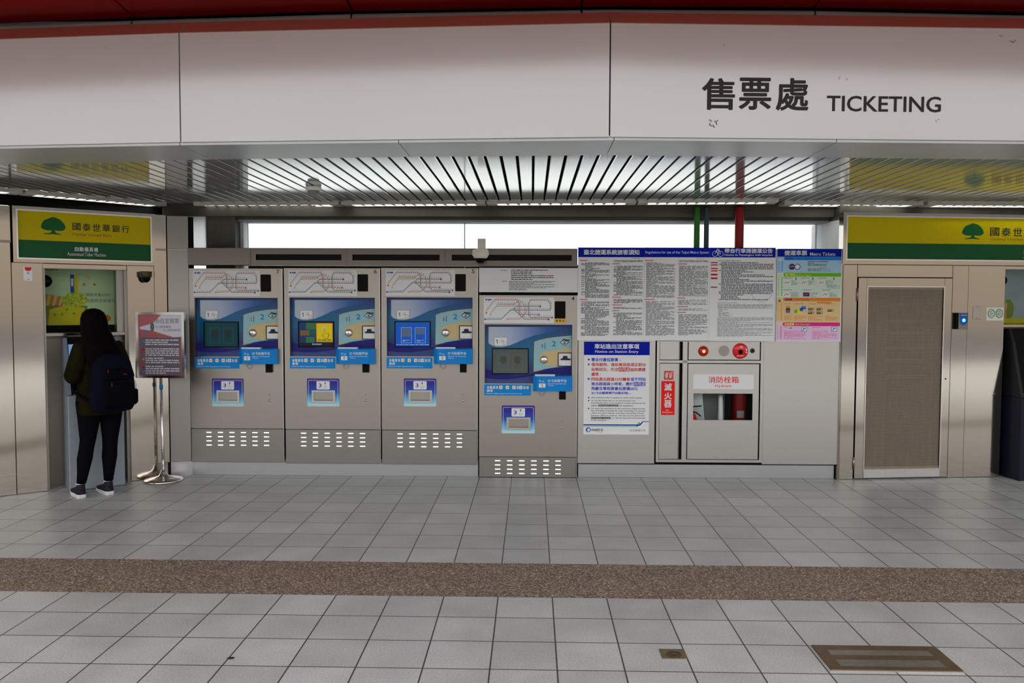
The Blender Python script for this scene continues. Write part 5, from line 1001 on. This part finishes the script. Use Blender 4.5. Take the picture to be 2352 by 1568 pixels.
# wall dome camera on the left wall
p_ = Lh(1528, 900); t = thing('dome_camera', 'small bronze dome camera on the steel wall right of the cash machine window', 'security camera', L, (p_[0], 0, p_[1]))
b = MB(); b.lathe([(.05, .045), (.052, .04), (.050, .0), (.042, -.01)], (p_[0], -.062, p_[1]), 'z', 'bronze', 24); b.box(p_[0]-.03, p_[0]+.03, -.05, 0, p_[1]+.005, p_[1]+.04, 'bronze'); part(b, 'camera_body', t)
b = MB(); b.lathe([(.040*math.cos(a*math.pi/16), -.01-.045*math.sin(a*math.pi/16)) for a in range(8)], (p_[0], -.062, p_[1]), 'z', 'black_glass', 20); part(b, 'dome', t)
mat('atm_screen', (.05, .1, .2), .1, emit=(.16, .34, .62), es=.75); mat('atm_screen_pale', (.1, .1, .1), .1, emit=(.42, .55, .62), es=.75)
def cash_machine(pl, x0, x1, dfront, zsh, ztop, cab, cheek, label, lit=True):
    """lower cabinet, two cheeks and a sloping screen between them, shelf with keypad"""
    yb = .15; t = thing('cash_machine', label, 'cash machine', pl, ((x0+x1)/2, dfront, 0)); yt = dfront+.20
    b = MB(); b.bbox(x0, x1, dfront, yb, .004, zsh, cab, .006); part(b, 'lower_cabinet', t)
    b = MB(); b.lathe([(.010, -.012), (.014, -.010), (.017, 0)], (x0+.10, dfront, .40), 'y', 'chrome', 14); part(b, 'lock', t)
    sec = [(dfront+.01, zsh+.004), (dfront+.02, zsh+.03), (yt-.05, ztop-.12), (yt, ztop), (yb, ztop), (yb, zsh+.004)]
    for a0, a1 in ((x0, x0+.03), (x1-.03, x1)):
        b = MB(); b.add([(a0, y_, z_) for y_, z_ in sec]+[(a1, y_, z_) for y_, z_ in sec], [list(range(6)), list(range(11, 5, -1))]+[(i, (i+1) % 6, 6+(i+1) % 6, 6+i) for i in range(6)], cheek); part(b, 'side_cheek', t)
    in_ = [(dfront+.13, zsh+.004), (dfront+.13, zsh+.05), (yt+.02, ztop-.03), (yt+.02, ztop-.002), (yb-.002, ztop-.002), (yb-.002, zsh+.004)]
    b = MB(); b.add([(x0+.03, y_, z_) for y_, z_ in in_]+[(x1-.03, y_, z_) for y_, z_ in in_], [list(range(6)), list(range(11, 5, -1))]+[(i, (i+1) % 6, 6+(i+1) % 6, 6+i) for i in range(6)], 'black_matte'); part(b, 'fascia', t)
    def on(a, k, o): # point on the sloping face: a along x 0..1, k up 0..1, o out of the face
        A = Vector((dfront+.13, zsh+.05)); B = Vector((yt+.02, ztop-.03)); d = (B-A).normalized(); nn = Vector((-d.y, d.x)); p = A+(B-A)*k+nn*o
        return (x0+.03+(x1-x0-.06)*a, p.x, p.y)
    b = MB()
    if not lit: b.add([on(.30, .30, .004), on(.62, .30, .004), on(.62, .93, .004), on(.30, .93, .004)], [(0, 1, 2, 3)], 'black_glass'); b.add([on(.05, .20, .004), on(.26, .20, .004), on(.26, .62, .004), on(.05, .62, .004)], [(0, 1, 2, 3)], 'pale_green'); b.add([on(.07, .28, .0046), on(.24, .28, .0046), on(.24, .42, .0046), on(.07, .42, .0046)], [(0, 1, 2, 3)], 'sticker_blue'); b.add([on(.04, .80, .004), on(.16, .80, .004), on(.14, .90, .004), on(.05, .90, .004)], [(0, 1, 2, 3)], 'plate_white')
    else: b.add([on(.03, .30, .004), on(.62, .30, .004), on(.62, .93, .004), on(.03, .93, .004)], [(0, 1, 2, 3)], 'atm_screen'); b.add([on(.10, .72, .0045), on(.56, .72, .0045), on(.56, .90, .0045), on(.10, .90, .0045)], [(0, 1, 2, 3)], 'atm_screen_pale'); part(b, 'screen', t)
    b = MB(); b.add([on(.70, .5, .004), on(.92, .5, .004), on(.92, .54, .004), on(.70, .54, .004)], [(0, 1, 2, 3)], 'steel_bright'); b.add([on(.70, .7, .004), on(.92, .7, .004), on(.92, .8, .004), on(.70, .8, .004)], [(0, 1, 2, 3)], 'sticker_blue'); part(b, 'card_slot', t)
    b = MB(); b.box(x0+.05, x1-.05, dfront+.0, dfront+.14, zsh+.004, zsh+.03, 'grey_plastic')
    for i in range(4):
        for j in range(4): xk = (x0+x1)/2-.06+.035*i; yk = dfront+.015+.028*j; b.box(xk, xk+.026, yk, yk+.02, zsh+.03, zsh+.036, 'steel_bright')
    part(b, 'keypad_shelf', t)
    return t
pa, pb = L.loc(fp(160, 1128.7)), L.loc(fp(289, 1114.7)); dfr = (pa[1]+pb[1])/2
mat('atm_dark', ph(16, 17, 20), .4, 0, .05, 10)
cash_machine(L, pa[0], pb[0], dfr, L.z(220, 905.6, dfr), L.z(140, 776, dfr+.2), 'atm_blue', 'atm_grey', 'grey blue cash machine the woman stands at')
pc = R.loc(fp(2322, 1103)); xq = rx(2312, 1000)
tr = cash_machine(R, xq2+.05, xq3-.05, -.20, R.z(2330, 915, -.2), R.z(2330, 755, 0), 'atm_navy', 'atm_dark', 'dark navy cash machine cut by the right edge', False)

# ---- sign stand
sb = fp(376, 1103.5); px_, py_ = sb
SPn = Plane(sb, sb+Vector((1.0, .02)), sb)
Sx = lambda u, v=790: SPn.x(u, v); Sz = lambda v, u=370: SPn.z(u, v)
t = thing('sign_stand', 'chrome floor sign stand with red and grey notice beside the woman', 'sign stand', SPn, (0, 0, 0))
b = MB(); b.lathe([(.165, .002), (.17, .008), (.162, .018), (.10, .032), (.045, .048), (.028, .075), (.020, .10)], (0, 0, 0), 'z', 'chrome', 36); part(b, 'base', t)
b = MB(); zt0 = Sz(870); b.tube([(0, 0, .09), (-.004, 0, .30), (-.010, 0, zt0+.01)], .0125, 'chrome', 14); b.lathe([(.016, Sz(893)), (.016, Sz(884))], (-.008, 0, 0), 'z', 'sticker_blue', 14); b.lathe([(.015, .29), (.015, .305)], (-.004, 0, 0), 'z', 'chrome', 14); part(b, 'pole', t)
x0, x1, z0, z1 = Sx(314.5), Sx(425), Sz(867.5), Sz(716.5)
b = MB(); b.frame(x0, x1, z0, z1, .024, -.018, .018, 'chrome'); b.box(x0+.02, x1-.02, .002, .012, z0+.02, z1-.02, 'steel_dark'); fr = part(b, 'frame', t)
mat('notice_grey', ph(78, 70, 78, .42), .4); mat('notice_red', ph(128, 68, 70, .42), .4); mat('notice_pale', ph(150, 148, 155, .42), .4)
b = MB(); a0, a1, c0, c1 = x0+.024, x1-.024, z0+.024, z1-.024; q = lambda a: a0+(a1-a0)*a; h = lambda c: c1-(c1-c0)*c
b.box(a0, a1, -.006, .002, c0, c1, 'notice_red'); nt_ = part(b, 'notice_sheet', t)
b = MB(); y = -.0068; b.poly([(q(.33), h(.14)), (q(.52), h(.0)), (q(1), h(.0)), (q(1), h(.36)), (q(.8), h(.37)), (q(.33), h(.27))][::-1], y, 'notice_pale'); b.quad(q(.02), q(.96), h(.995), h(.375), y, 'notice_grey')
b.disc(q(.31), h(.205), .018, .045, y-.0004, 'ink_grey', 18); b.poly([(q(.02), h(.2)), (q(.28), h(.15)), (q(.28), h(.26)), (q(.02), h(.24))][::-1], y-.0002, 'notice_pale'); b.quad(q(.12), q(.17), h(.3), h(.25), y-.0004, 'tk_blue')
b.text('30日定期票', q(.38), q(.94), h(.145), h(.06), y-.0008, 'ink_grey', .0); b.text('3/13開放購買', q(.38), q(.75), h(.215), h(.18), y-.0008, 'ink_grey', 0); b.text('4/16開始啟用', q(.56), q(.96), h(.27), h(.235), y-.0008, 'ink_grey', 0)
for k, (c, n, mt) in enumerate(((.42, 3, 'tk_blue'), (.565, 4, 'ink_red'), (.72, 3, 'pst_orange'), (.855, 2, 'ink_red'), (.93, 2, 'tk_blue'))):
    b.disc(q(.09), h(c+.012), .012, .012, y-.0006, mt, 12); b.scrib(q(.14), q(.93), h(c+.033*n-.004), h(c-.012), n, y-.0006, 'notice_pale', .03, .55, .35)
part(b, 'notice_print', nt_)

# ---- floor fittings
p = fp(530, 1511); b = MB(); b.add([(p.x+.018*math.cos(k*.6)*(1+.2*math.sin(3*k)), p.y+.014*math.sin(k*.6), .0008) for k in range(10)], [list(range(10))], 'ink_black'); part(b, 'stain', bpy.data.objects['floor'])
def fpz(u, v): p = fp(u, v); return p.x, p.y
p = fp(1546, 1502); b = MB(); w, d = .058, .05
t = thing('floor_plate', 'small square brass plate set in the floor tiles', 'floor plate', WORLD, (p.x, p.y, 0))
b.vprism([(p.x-w, p.y-d), (p.x+w, p.y-d), (p.x+w, p.y+d), (p.x-w, p.y+d)], .0003, .004, 'brass'); part(b, 'plate', t)
b = MB(); b.lathe([(.036, .0042), (.034, .006), (.026, .0062), (.025, .0045), (.018, .0044), (.0165, .006), (.001, .0065)], (p.x+.002, p.y-.01, 0), 'z', 'bronze', 24); part(b, 'round_cap', t)
x0, y1 = fpz(1866, 1487); x1, y0 = fpz(2211, 1543); xl, _ = fpz(1913, 1545); xr_, _ = fpz(2145, 1484)
xm0 = (x0+fpz(1913, 1544)[0])/2; xm1 = (x1+fpz(2145, 1485)[0])/2; y0 = (fpz(1913, 1544)[1]+fpz(2211, 1541)[1])/2; y1 = (fpz(1868, 1487)[1]+fpz(2145, 1485)[1])/2
mat('mat_frame', (.17, .115, .065), .42, .75, .15, 12); mat('mat_rib', (.34, .31, .28), .35, .8, .1, 30)
t = thing('floor_grating', 'brown metal grating with two ribbed strips, sunk in the foreground floor', 'floor grating', WORLD, ((xm0+xm1)/2, (y0+y1)/2, 0))
b = MB(); fw = .055; ym = (y0+y1)/2
for a in ((xm0+fw, xm1-fw, y0, y0+.035), (xm0+fw, xm1-fw, y1-.05, y1), (xm0, xm0+fw, y0, y1), (xm1-fw, xm1, y0, y1), (xm0+fw, xm1-fw, ym-.022, ym+.022)): b.box(a[0], a[1], a[2], a[3], .0005, .008, 'mat_frame')
b.box(xm0-.006, xm1+.006, y0-.006, y0, .0005, .005, 'steel_bright'); part(b, 'frame', t)
for ya, yb in ((y0+.035, ym-.022), (ym+.022, y1-.05)):
    b = MB(); b.box(xm0+fw, xm1-fw, ya, yb, .0005, .0012, 'black_matte'); n = 6
    for k in range(n): yy = ya+(yb-ya)*(k+.5)/n; b.box(xm0+fw, xm1-fw, yy-.004, yy+.004, .001, .007, 'mat_rib')
    part(b, 'ribbed_strip', t)
# ================================================================== THE WOMAN AT THE CASH MACHINE
mat('skin', (.52, .33, .24), .5, 0, .05, 20); mat('jacket_olive', (.013, .011, .0035), .9, spec=.02, var=.25, vscale=14, bump=.25); mat('legging_black', (.004, .004, .005), .85, 0, .1, 20, spec=.03)
mat('hair_black', (.004, .003, .003), .6, 0, .3, 60, stretch=(1, 1, .06), spec=.02); mat('pack_navy', (.005, .006, .014), .85, 0, .15, 20, bump=.15, spec=.03); mat('pack_black', (.004, .004, .006), .85, 0, .1, 20, spec=.03)
mat('shoe_dark', (.016, .016, .020), .7, 0, .15, 40); mat('shoe_sole', (.72, .72, .74), .5); mat('zip_red', (.30, .03, .02), .5); mat('eye_white', (.8, .8, .8), .3)
fb = (fp(187, 1143)+fp(250, 1137))/2
PP = Plane(fb, fb+LEFT.t, fb)
pt = thing('person', 'person with long black hair in olive jacket and black leggings using the cash machine', 'person', PP, (0, .05, 0))
TW = math.radians(11); TC = (.05, .06)
def tw(x, y, z): # turn the upper body about its own axis
    dx, dy = x-TC[0], y-TC[1]; return (TC[0]+dx*math.cos(TW)-dy*math.sin(TW), TC[1]+dx*math.sin(TW)+dy*math.cos(TW), z)
def skin_mesh(name, nodes, edges, root, levels=2):
    me = bpy.data.meshes.new(name); me.from_pydata([n[:3] for n in nodes], edges, []); o = bpy.data.objects.new(name, me); COL.objects.link(o)
    o.modifiers.new('s', 'SKIN'); sv = me.skin_vertices[0].data
    for i, n in enumerate(nodes):
        r = n[3]; sv[i].radius = r if isinstance(r, tuple) else (r, r); sv[i].use_root = (i == root)
    s = o.modifiers.new('u', 'SUBSURF'); s.levels = levels; s.render_levels = levels
    bpy.context.view_layer.update(); dg = bpy.context.evaluated_depsgraph_get(); out = bpy.data.meshes.new_from_object(o.evaluated_get(dg))
    vs = [tuple(v.co) for v in out.vertices]; fs = [list(p.vertices) for p in out.polygons]; bpy.data.objects.remove(o); bpy.data.meshes.remove(me); bpy.data.meshes.remove(out); return vs, fs
N = []; E_ = []
def nd(x, y, z, r, par=None, t_=True):
    N.append((*(tw(x, y, z) if t_ else (x, y, z)), r)); i = len(N)-1
    if par is not None: E_.append((par, i))
    return i
pel = nd(.055, .05, .82, (.14, .10)); wst = nd(.055, .055, .96, (.115, .085), pel); chs = nd(.05, .06, 1.12, (.13, .09), wst); uch = nd(.045, .065, 1.23, (.10, .07), chs); nk = nd(.04, .075, 1.31, .045, uch); jaw = nd(.038, .10, 1.385, (.058, .068), nk); hed = nd(.036, .10, 1.46, (.072, .085), jaw); top = nd(.036, .09, 1.525, (.055, .062), hed)
nose = nd(.036, .195, 1.43, .011, jaw)
for sx, hipx, knx, anx in ((-1, -.025, -.035, -.095), (1, .14, .135, .11)):
    hp = nd(hipx, .05, .76, .085, pel, False); kn = nd(knx, .07, .46, .055, hp, False); cf = nd((knx*.6+anx*.4), .045, .34, .052, kn, False); an = nd(anx, .04, .10, .033, cf, False); to = nd(anx-.012, .15, .04, .03, an, False)
def hand(wr, d, side):
    """palm and five fingers: d = forward direction of the forearm"""
    W_ = Vector(N[wr][:3]); d = Vector(d).normalized(); lat = d.cross(Vector((0, 0, 1))).normalized(); dn = Vector((0, 0, -1))
    def raw(p, r, par):
        N.append((p.x, p.y, p.z, r)); E_.append((par, len(N)-1)); return len(N)-1
    pa = raw(W_+d*.055, (.024, .014), wr)
    for k, ln in enumerate((.062, .072, .068, .052)):
        o = lat*(.030-.020*k); a = raw(W_+d*.095+o, .009, pa); c = raw(W_+d*(.095+ln*.5)+o+dn*.008, .0085, a); raw(W_+d*(.095+ln*.85)+o+dn*.030, .0075, c)
    sgn = 1 if side < 0 else -1
    a = raw(W_+d*.045+lat*.034*sgn, .010, pa); c = raw(W_+d*.075+lat*.048*sgn+dn*.01, .009, a); raw(W_+d*.10+lat*.045*sgn+dn*.018, .008, c)
sl = nd(-.065, .06, 1.24, .05, uch); el = nd(-.165, .01, 1.01, .042, sl); wl2 = nd(-.10, .20, 1.005, .027, el)
sr = nd(.18, .06, 1.245, .05, uch); er = nd(.27, .04, 1.01, .042, sr); wr2 = nd(.17, .21, 1.02, .027, er)
hand(wl2, (.35, 1, -.05), -1); hand(wr2, (-.35, 1, -.05), 1)
vs, fs = skin_mesh('body', N, E_, pel)
b = MB(); b.add(vs, fs, 'skin', True); part(b, 'body', pt)
b = MB()
for s_ in (-1, 1):
    x, y, z = tw(.036+s_*.030, .172, 1.462); b.lathe([(.001, -.010), (.011, -.006), (.012, .004)], (x, y, z), 'y', 'eye_white', 12)
part(b, 'eyes', pt)
b = MB(); x, y, z = tw(.036, .166, 1.385); b.loft([[(x-.024, y, z), (x-.01, y+.006, z+.006), (x+.01, y+.006, z+.006), (x+.024, y, z), (x+.01, y+.006, z-.007), (x-.01, y+.006, z-.007)], [(x-.02, y-.02, z), (x-.01, y-.02, z+.004), (x+.01, y-.02, z+.004), (x+.02, y-.02, z), (x+.01, y-.02, z-.005), (x-.01, y-.02, z-.005)]], 'zip_red'); part(b, 'mouth', pt)
def ell(cx, cy, z, rx_, ry_, n=28, twist=True, pw=1., wob=0., ph_=0.):
    o = []
    for k in range(n):
        a = 2*math.pi*k/n; c, s_ = math.cos(a), math.sin(a)
        w = 1+wob*math.sin(5*a+ph_)+wob*.6*math.sin(9*a+2*ph_)
        x, y = cx+rx_*w*math.copysign(abs(c)**pw, c), cy+ry_*w*math.copysign(abs(s_)**pw, s_)
        o.append(tw(x, y, z) if twist else (x, y, z))
    return o
# leggings
b = MB()
for hipx, knx, anx in ((-.025, -.035, -.095), (.14, .135, .11)):
    b.loft([ell(hipx, .05, .80, .098, .10, 20, False), ell(hipx, .05, .70, .092, .098, 20, False), ell(hipx*.7+knx*.3, .06, .60, .080, .085, 20, False), ell(knx, .07, .47, .062, .066, 20, False), ell(knx*.75+anx*.25, .055, .40, .058, .062, 20, False), ell(knx*.5+anx*.5, .045, .32, .060, .064, 20, False), ell(knx*.25+anx*.75, .042, .21, .046, .048, 20, False), ell(anx, .04, .115, .036, .038, 20, False)], 'legging_black')
part(b, 'leggings', pt)
# jacket with sleeves and collar
b = MB()
b.loft([ell(.060, .05, .685, .170, .135, 32, True, .9, .015), ell(.060, .05, .70, .178, .142, 32, True, .9, .015), ell(.060, .05, .78, .182, .148, 32, True, .9, .02, 1), ell(.058, .05, .90, .172, .140, 32, True, .9, .03, 2), ell(.055, .055, 1.02, .168, .135, 32, True, .9, .03, 3), ell(.05, .06, 1.14, .172, .130, 32, True, .9, .02, 4), ell(.047, .063, 1.22, .165, .115, 32, True, .9, .01), ell(.043, .07, 1.275, .125, .09, 32), ell(.04, .075, 1.315, .075, .07, 32), ell(.04, .078, 1.345, .062, .06, 32)], 'jacket_olive')
for side, S0, S1, S2 in ((-1, sl, el, wl2), (1, sr, er, wr2)):
    A, Bq, C = (Vector(N[i][:3]) for i in (S0, S1, S2)); path = [A+(A-Bq)*.12, A, A.lerp(Bq, .35), A.lerp(Bq, .7), Bq+(Bq-C)*.02, Bq.lerp(C, .3), Bq.lerp(C, .65), C]
    b.tube(path, [.06, .078, .076, .072, .068, .062, .054, .042], 'jacket_olive', 16)
part(b, 'jacket', pt)
# long straight hair
b = MB()
b.loft([ell(.036, .10, 1.566, .018, .02, 26), ell(.036, .098, 1.556, .052, .056, 26), ell(.036, .095, 1.53, .083, .088, 26), ell(.036, .090, 1.485, .100, .104, 26), ell(.036, .075, 1.43, .106, .104, 26, wob=.01), ell(.038, .05, 1.37, .116, .100, 26, wob=.012), ell(.042, .005, 1.30, .128, .095, 26, wob=.015, ph_=1), ell(.050, -.045, 1.22, .150, .082, 26, wob=.02, ph_=1), ell(.062, -.075, 1.14, .158, .070, 26, wob=.03, ph_=2), ell(.080, -.090, 1.06, .140, .060, 26, wob=.04, ph_=3), ell(.09, -.095, 1.00, .10, .050, 26, wob=.05, ph_=3)], 'hair_black')
part(b, 'hair', pt)
for side, anx, ang in ((-1, -.105, .10), (1, .105, .18)):
    b = MB()
    def foot(dx, dy, z): # shoe local -> figure frame; toes turn slightly left
        c, s_ = math.cos(ang), math.sin(ang); return (anx+dx*c-dy*s_, .0+dx*s_+dy*c, z)
    def sring(z, g, up=0.):
        out = []
        for dx, dy in ((-.022, -.035), (.022, -.035), (.034, -.015), (.036, .06), (.045, .13), (.042, .175), (.022, .21), (-.008, .215), (-.034, .19), (-.042, .14), (-.036, .06), (-.034, -.015)):
            out.append(foot(dx*g, -.0+(dy-.06)*g+.06, z+(up if dy > .12 else 0)))
        return out
    b.loft([sring(.0015, .95), sring(.008, 1.02), sring(.030, 1.05), sring(.036, 1.0)], 'shoe_sole', False)
    b.loft([sring(.036, .99), sring(.055, .97, -.004), sring(.075, .86, -.018), sring(.088, .72, -.026)], 'shoe_dark')
    c0 = foot(0, .0, 0)
    b.loft([[(c0[0]+.036*k_*math.cos(a*math.pi/8), c0[1]+.045*k_*math.sin(a*math.pi/8)+.015, z_) for a in range(16)] for z_, k_ in ((.06, 1.0), (.085, .95), (.105, .92), (.112, .86))], 'shoe_dark')
    for j in range(3): p0, p1 = foot(.037-.0*j, .045+.016*j, .040), foot(.030, .03+.016*j, .066); b.tube([p0, p1], .004, 'shoe_sole', 6)
    part(b, 'shoe', pt)
    b = MB(); b.loft([[(anx+.033*math.cos(a*math.pi/8), .04+.034*math.sin(a*math.pi/8), z_) for a in range(16)] for z_ in (.10, .118)], 'shoe_sole'); part(b, 'sock', pt)
# backpack
t = thing('backpack', 'dark navy backpack with red zip pulls worn by the woman', 'backpack', PP, (.14, -.19, .74))
def bp(x, y, z): return tw(x, y, z)
def brr(cx, cy, z, w, d, r, n=6):
    o = []
    for sx, sy, a0 in ((1, -1, -90), (1, 1, 0), (-1, 1, 90), (-1, -1, 180)):
        for k in range(n+1): a = math.radians(a0+90*k/n); o.append(bp(cx+sx*(w-r)+r*math.cos(a), cy+sy*(d-r)+r*math.sin(a), z))
    return o
cx, cy = .070, -.175
b = MB(); b.loft([brr(cx, cy, .725, .11, .05, .045), brr(cx, cy, .735, .145, .08, .06), brr(cx, cy, .77, .160, .095, .06), brr(cx, cy, .88, .166, .100, .06), brr(cx, cy, 1.00, .160, .095, .06), brr(cx, cy, 1.08, .148, .088, .06), brr(cx, cy, 1.14, .125, .075, .055), brr(cx, cy, 1.18, .09, .055, .045), brr(cx, cy, 1.195, .05, .03, .025)], 'pack_navy'); part(b, 'pack_body', t)
b = MB(); b.loft([brr(cx+.01, cy-.105, .765, .10, .015, .012), brr(cx+.01, cy-.11, .785, .118, .028, .02), brr(cx+.01, cy-.11, .90, .12, .030, .022), brr(cx+.01, cy-.105, .95, .112, .024, .02), brr(cx+.01, cy-.10, .965, .10, .01, .009)], 'pack_black'); part(b, 'front_pocket', t)
b = MB(); b.loft([brr(cx+.005, cy-.085, .985, .10, .015, .012), brr(cx+.005, cy-.09, 1.0, .108, .022, .018), brr(cx+.005, cy-.085, 1.06, .10, .02, .018), brr(cx+.005, cy-.075, 1.085, .085, .01, .009)], 'pack_black'); part(b, 'upper_pocket', t)
for dx in (.165,):
    b = MB(); b.loft([brr(cx+dx, cy+.01, .77, .018, .045, .016), brr(cx+dx+.008, cy+.01, .79, .026, .055, .02), brr(cx+dx+.008, cy+.01, .89, .026, .055, .02), brr(cx+dx+.002, cy+.01, .90, .02, .05, .018)], 'pack_black'); sp_ = part(b, 'side_pocket', t)
    b = MB(); b.lathe([(.022, .80), (.022, .935), (.012, .955), (.012, .965)], (bp(cx+dx+.012, cy, 0)[0], bp(cx+dx+.012, cy, 0)[1], 0), 'z', 'plate_white', 14); part(b, 'bottle', sp_)
b = MB()
for x, z, x2, z2, dy in ((cx-.055, .972, cx-.055, .94, -.142), (cx-.07, 1.075, cx-.072, 1.05, -.112), (cx+.045, 1.035, cx+.075, 1.033, -.116)): b.tube([bp(x, cy+dy, z), bp(x2, cy+dy, z2)], .0035, 'zip_red', 6)
part(b, 'zip_pull', t)
b = MB(); b.tube([bp(cx-.03, cy+.03, 1.18), bp(cx-.02, cy+.02, 1.215), bp(cx+.02, cy+.02, 1.215), bp(cx+.03, cy+.03, 1.18)], .008, 'pack_black', 8); part(b, 'carry_handle', t)
for s_ in (-1, 1):
    b = MB(); X_ = .05+s_*.085; pth = [bp(cx+s_*.06, cy+.075, 1.14), bp(X_, -.04, 1.245), bp(X_, .06, 1.305), bp(X_, .16, 1.25), bp(X_+s_*.02, .205, 1.12), bp(X_+s_*.06, .17, .98), bp(X_+s_*.11, .05, .88), bp(cx+s_*.13, cy+.06, .80)]
    b.tube(pth, .014, 'pack_black', 8); part(b, 'shoulder_strap', t)
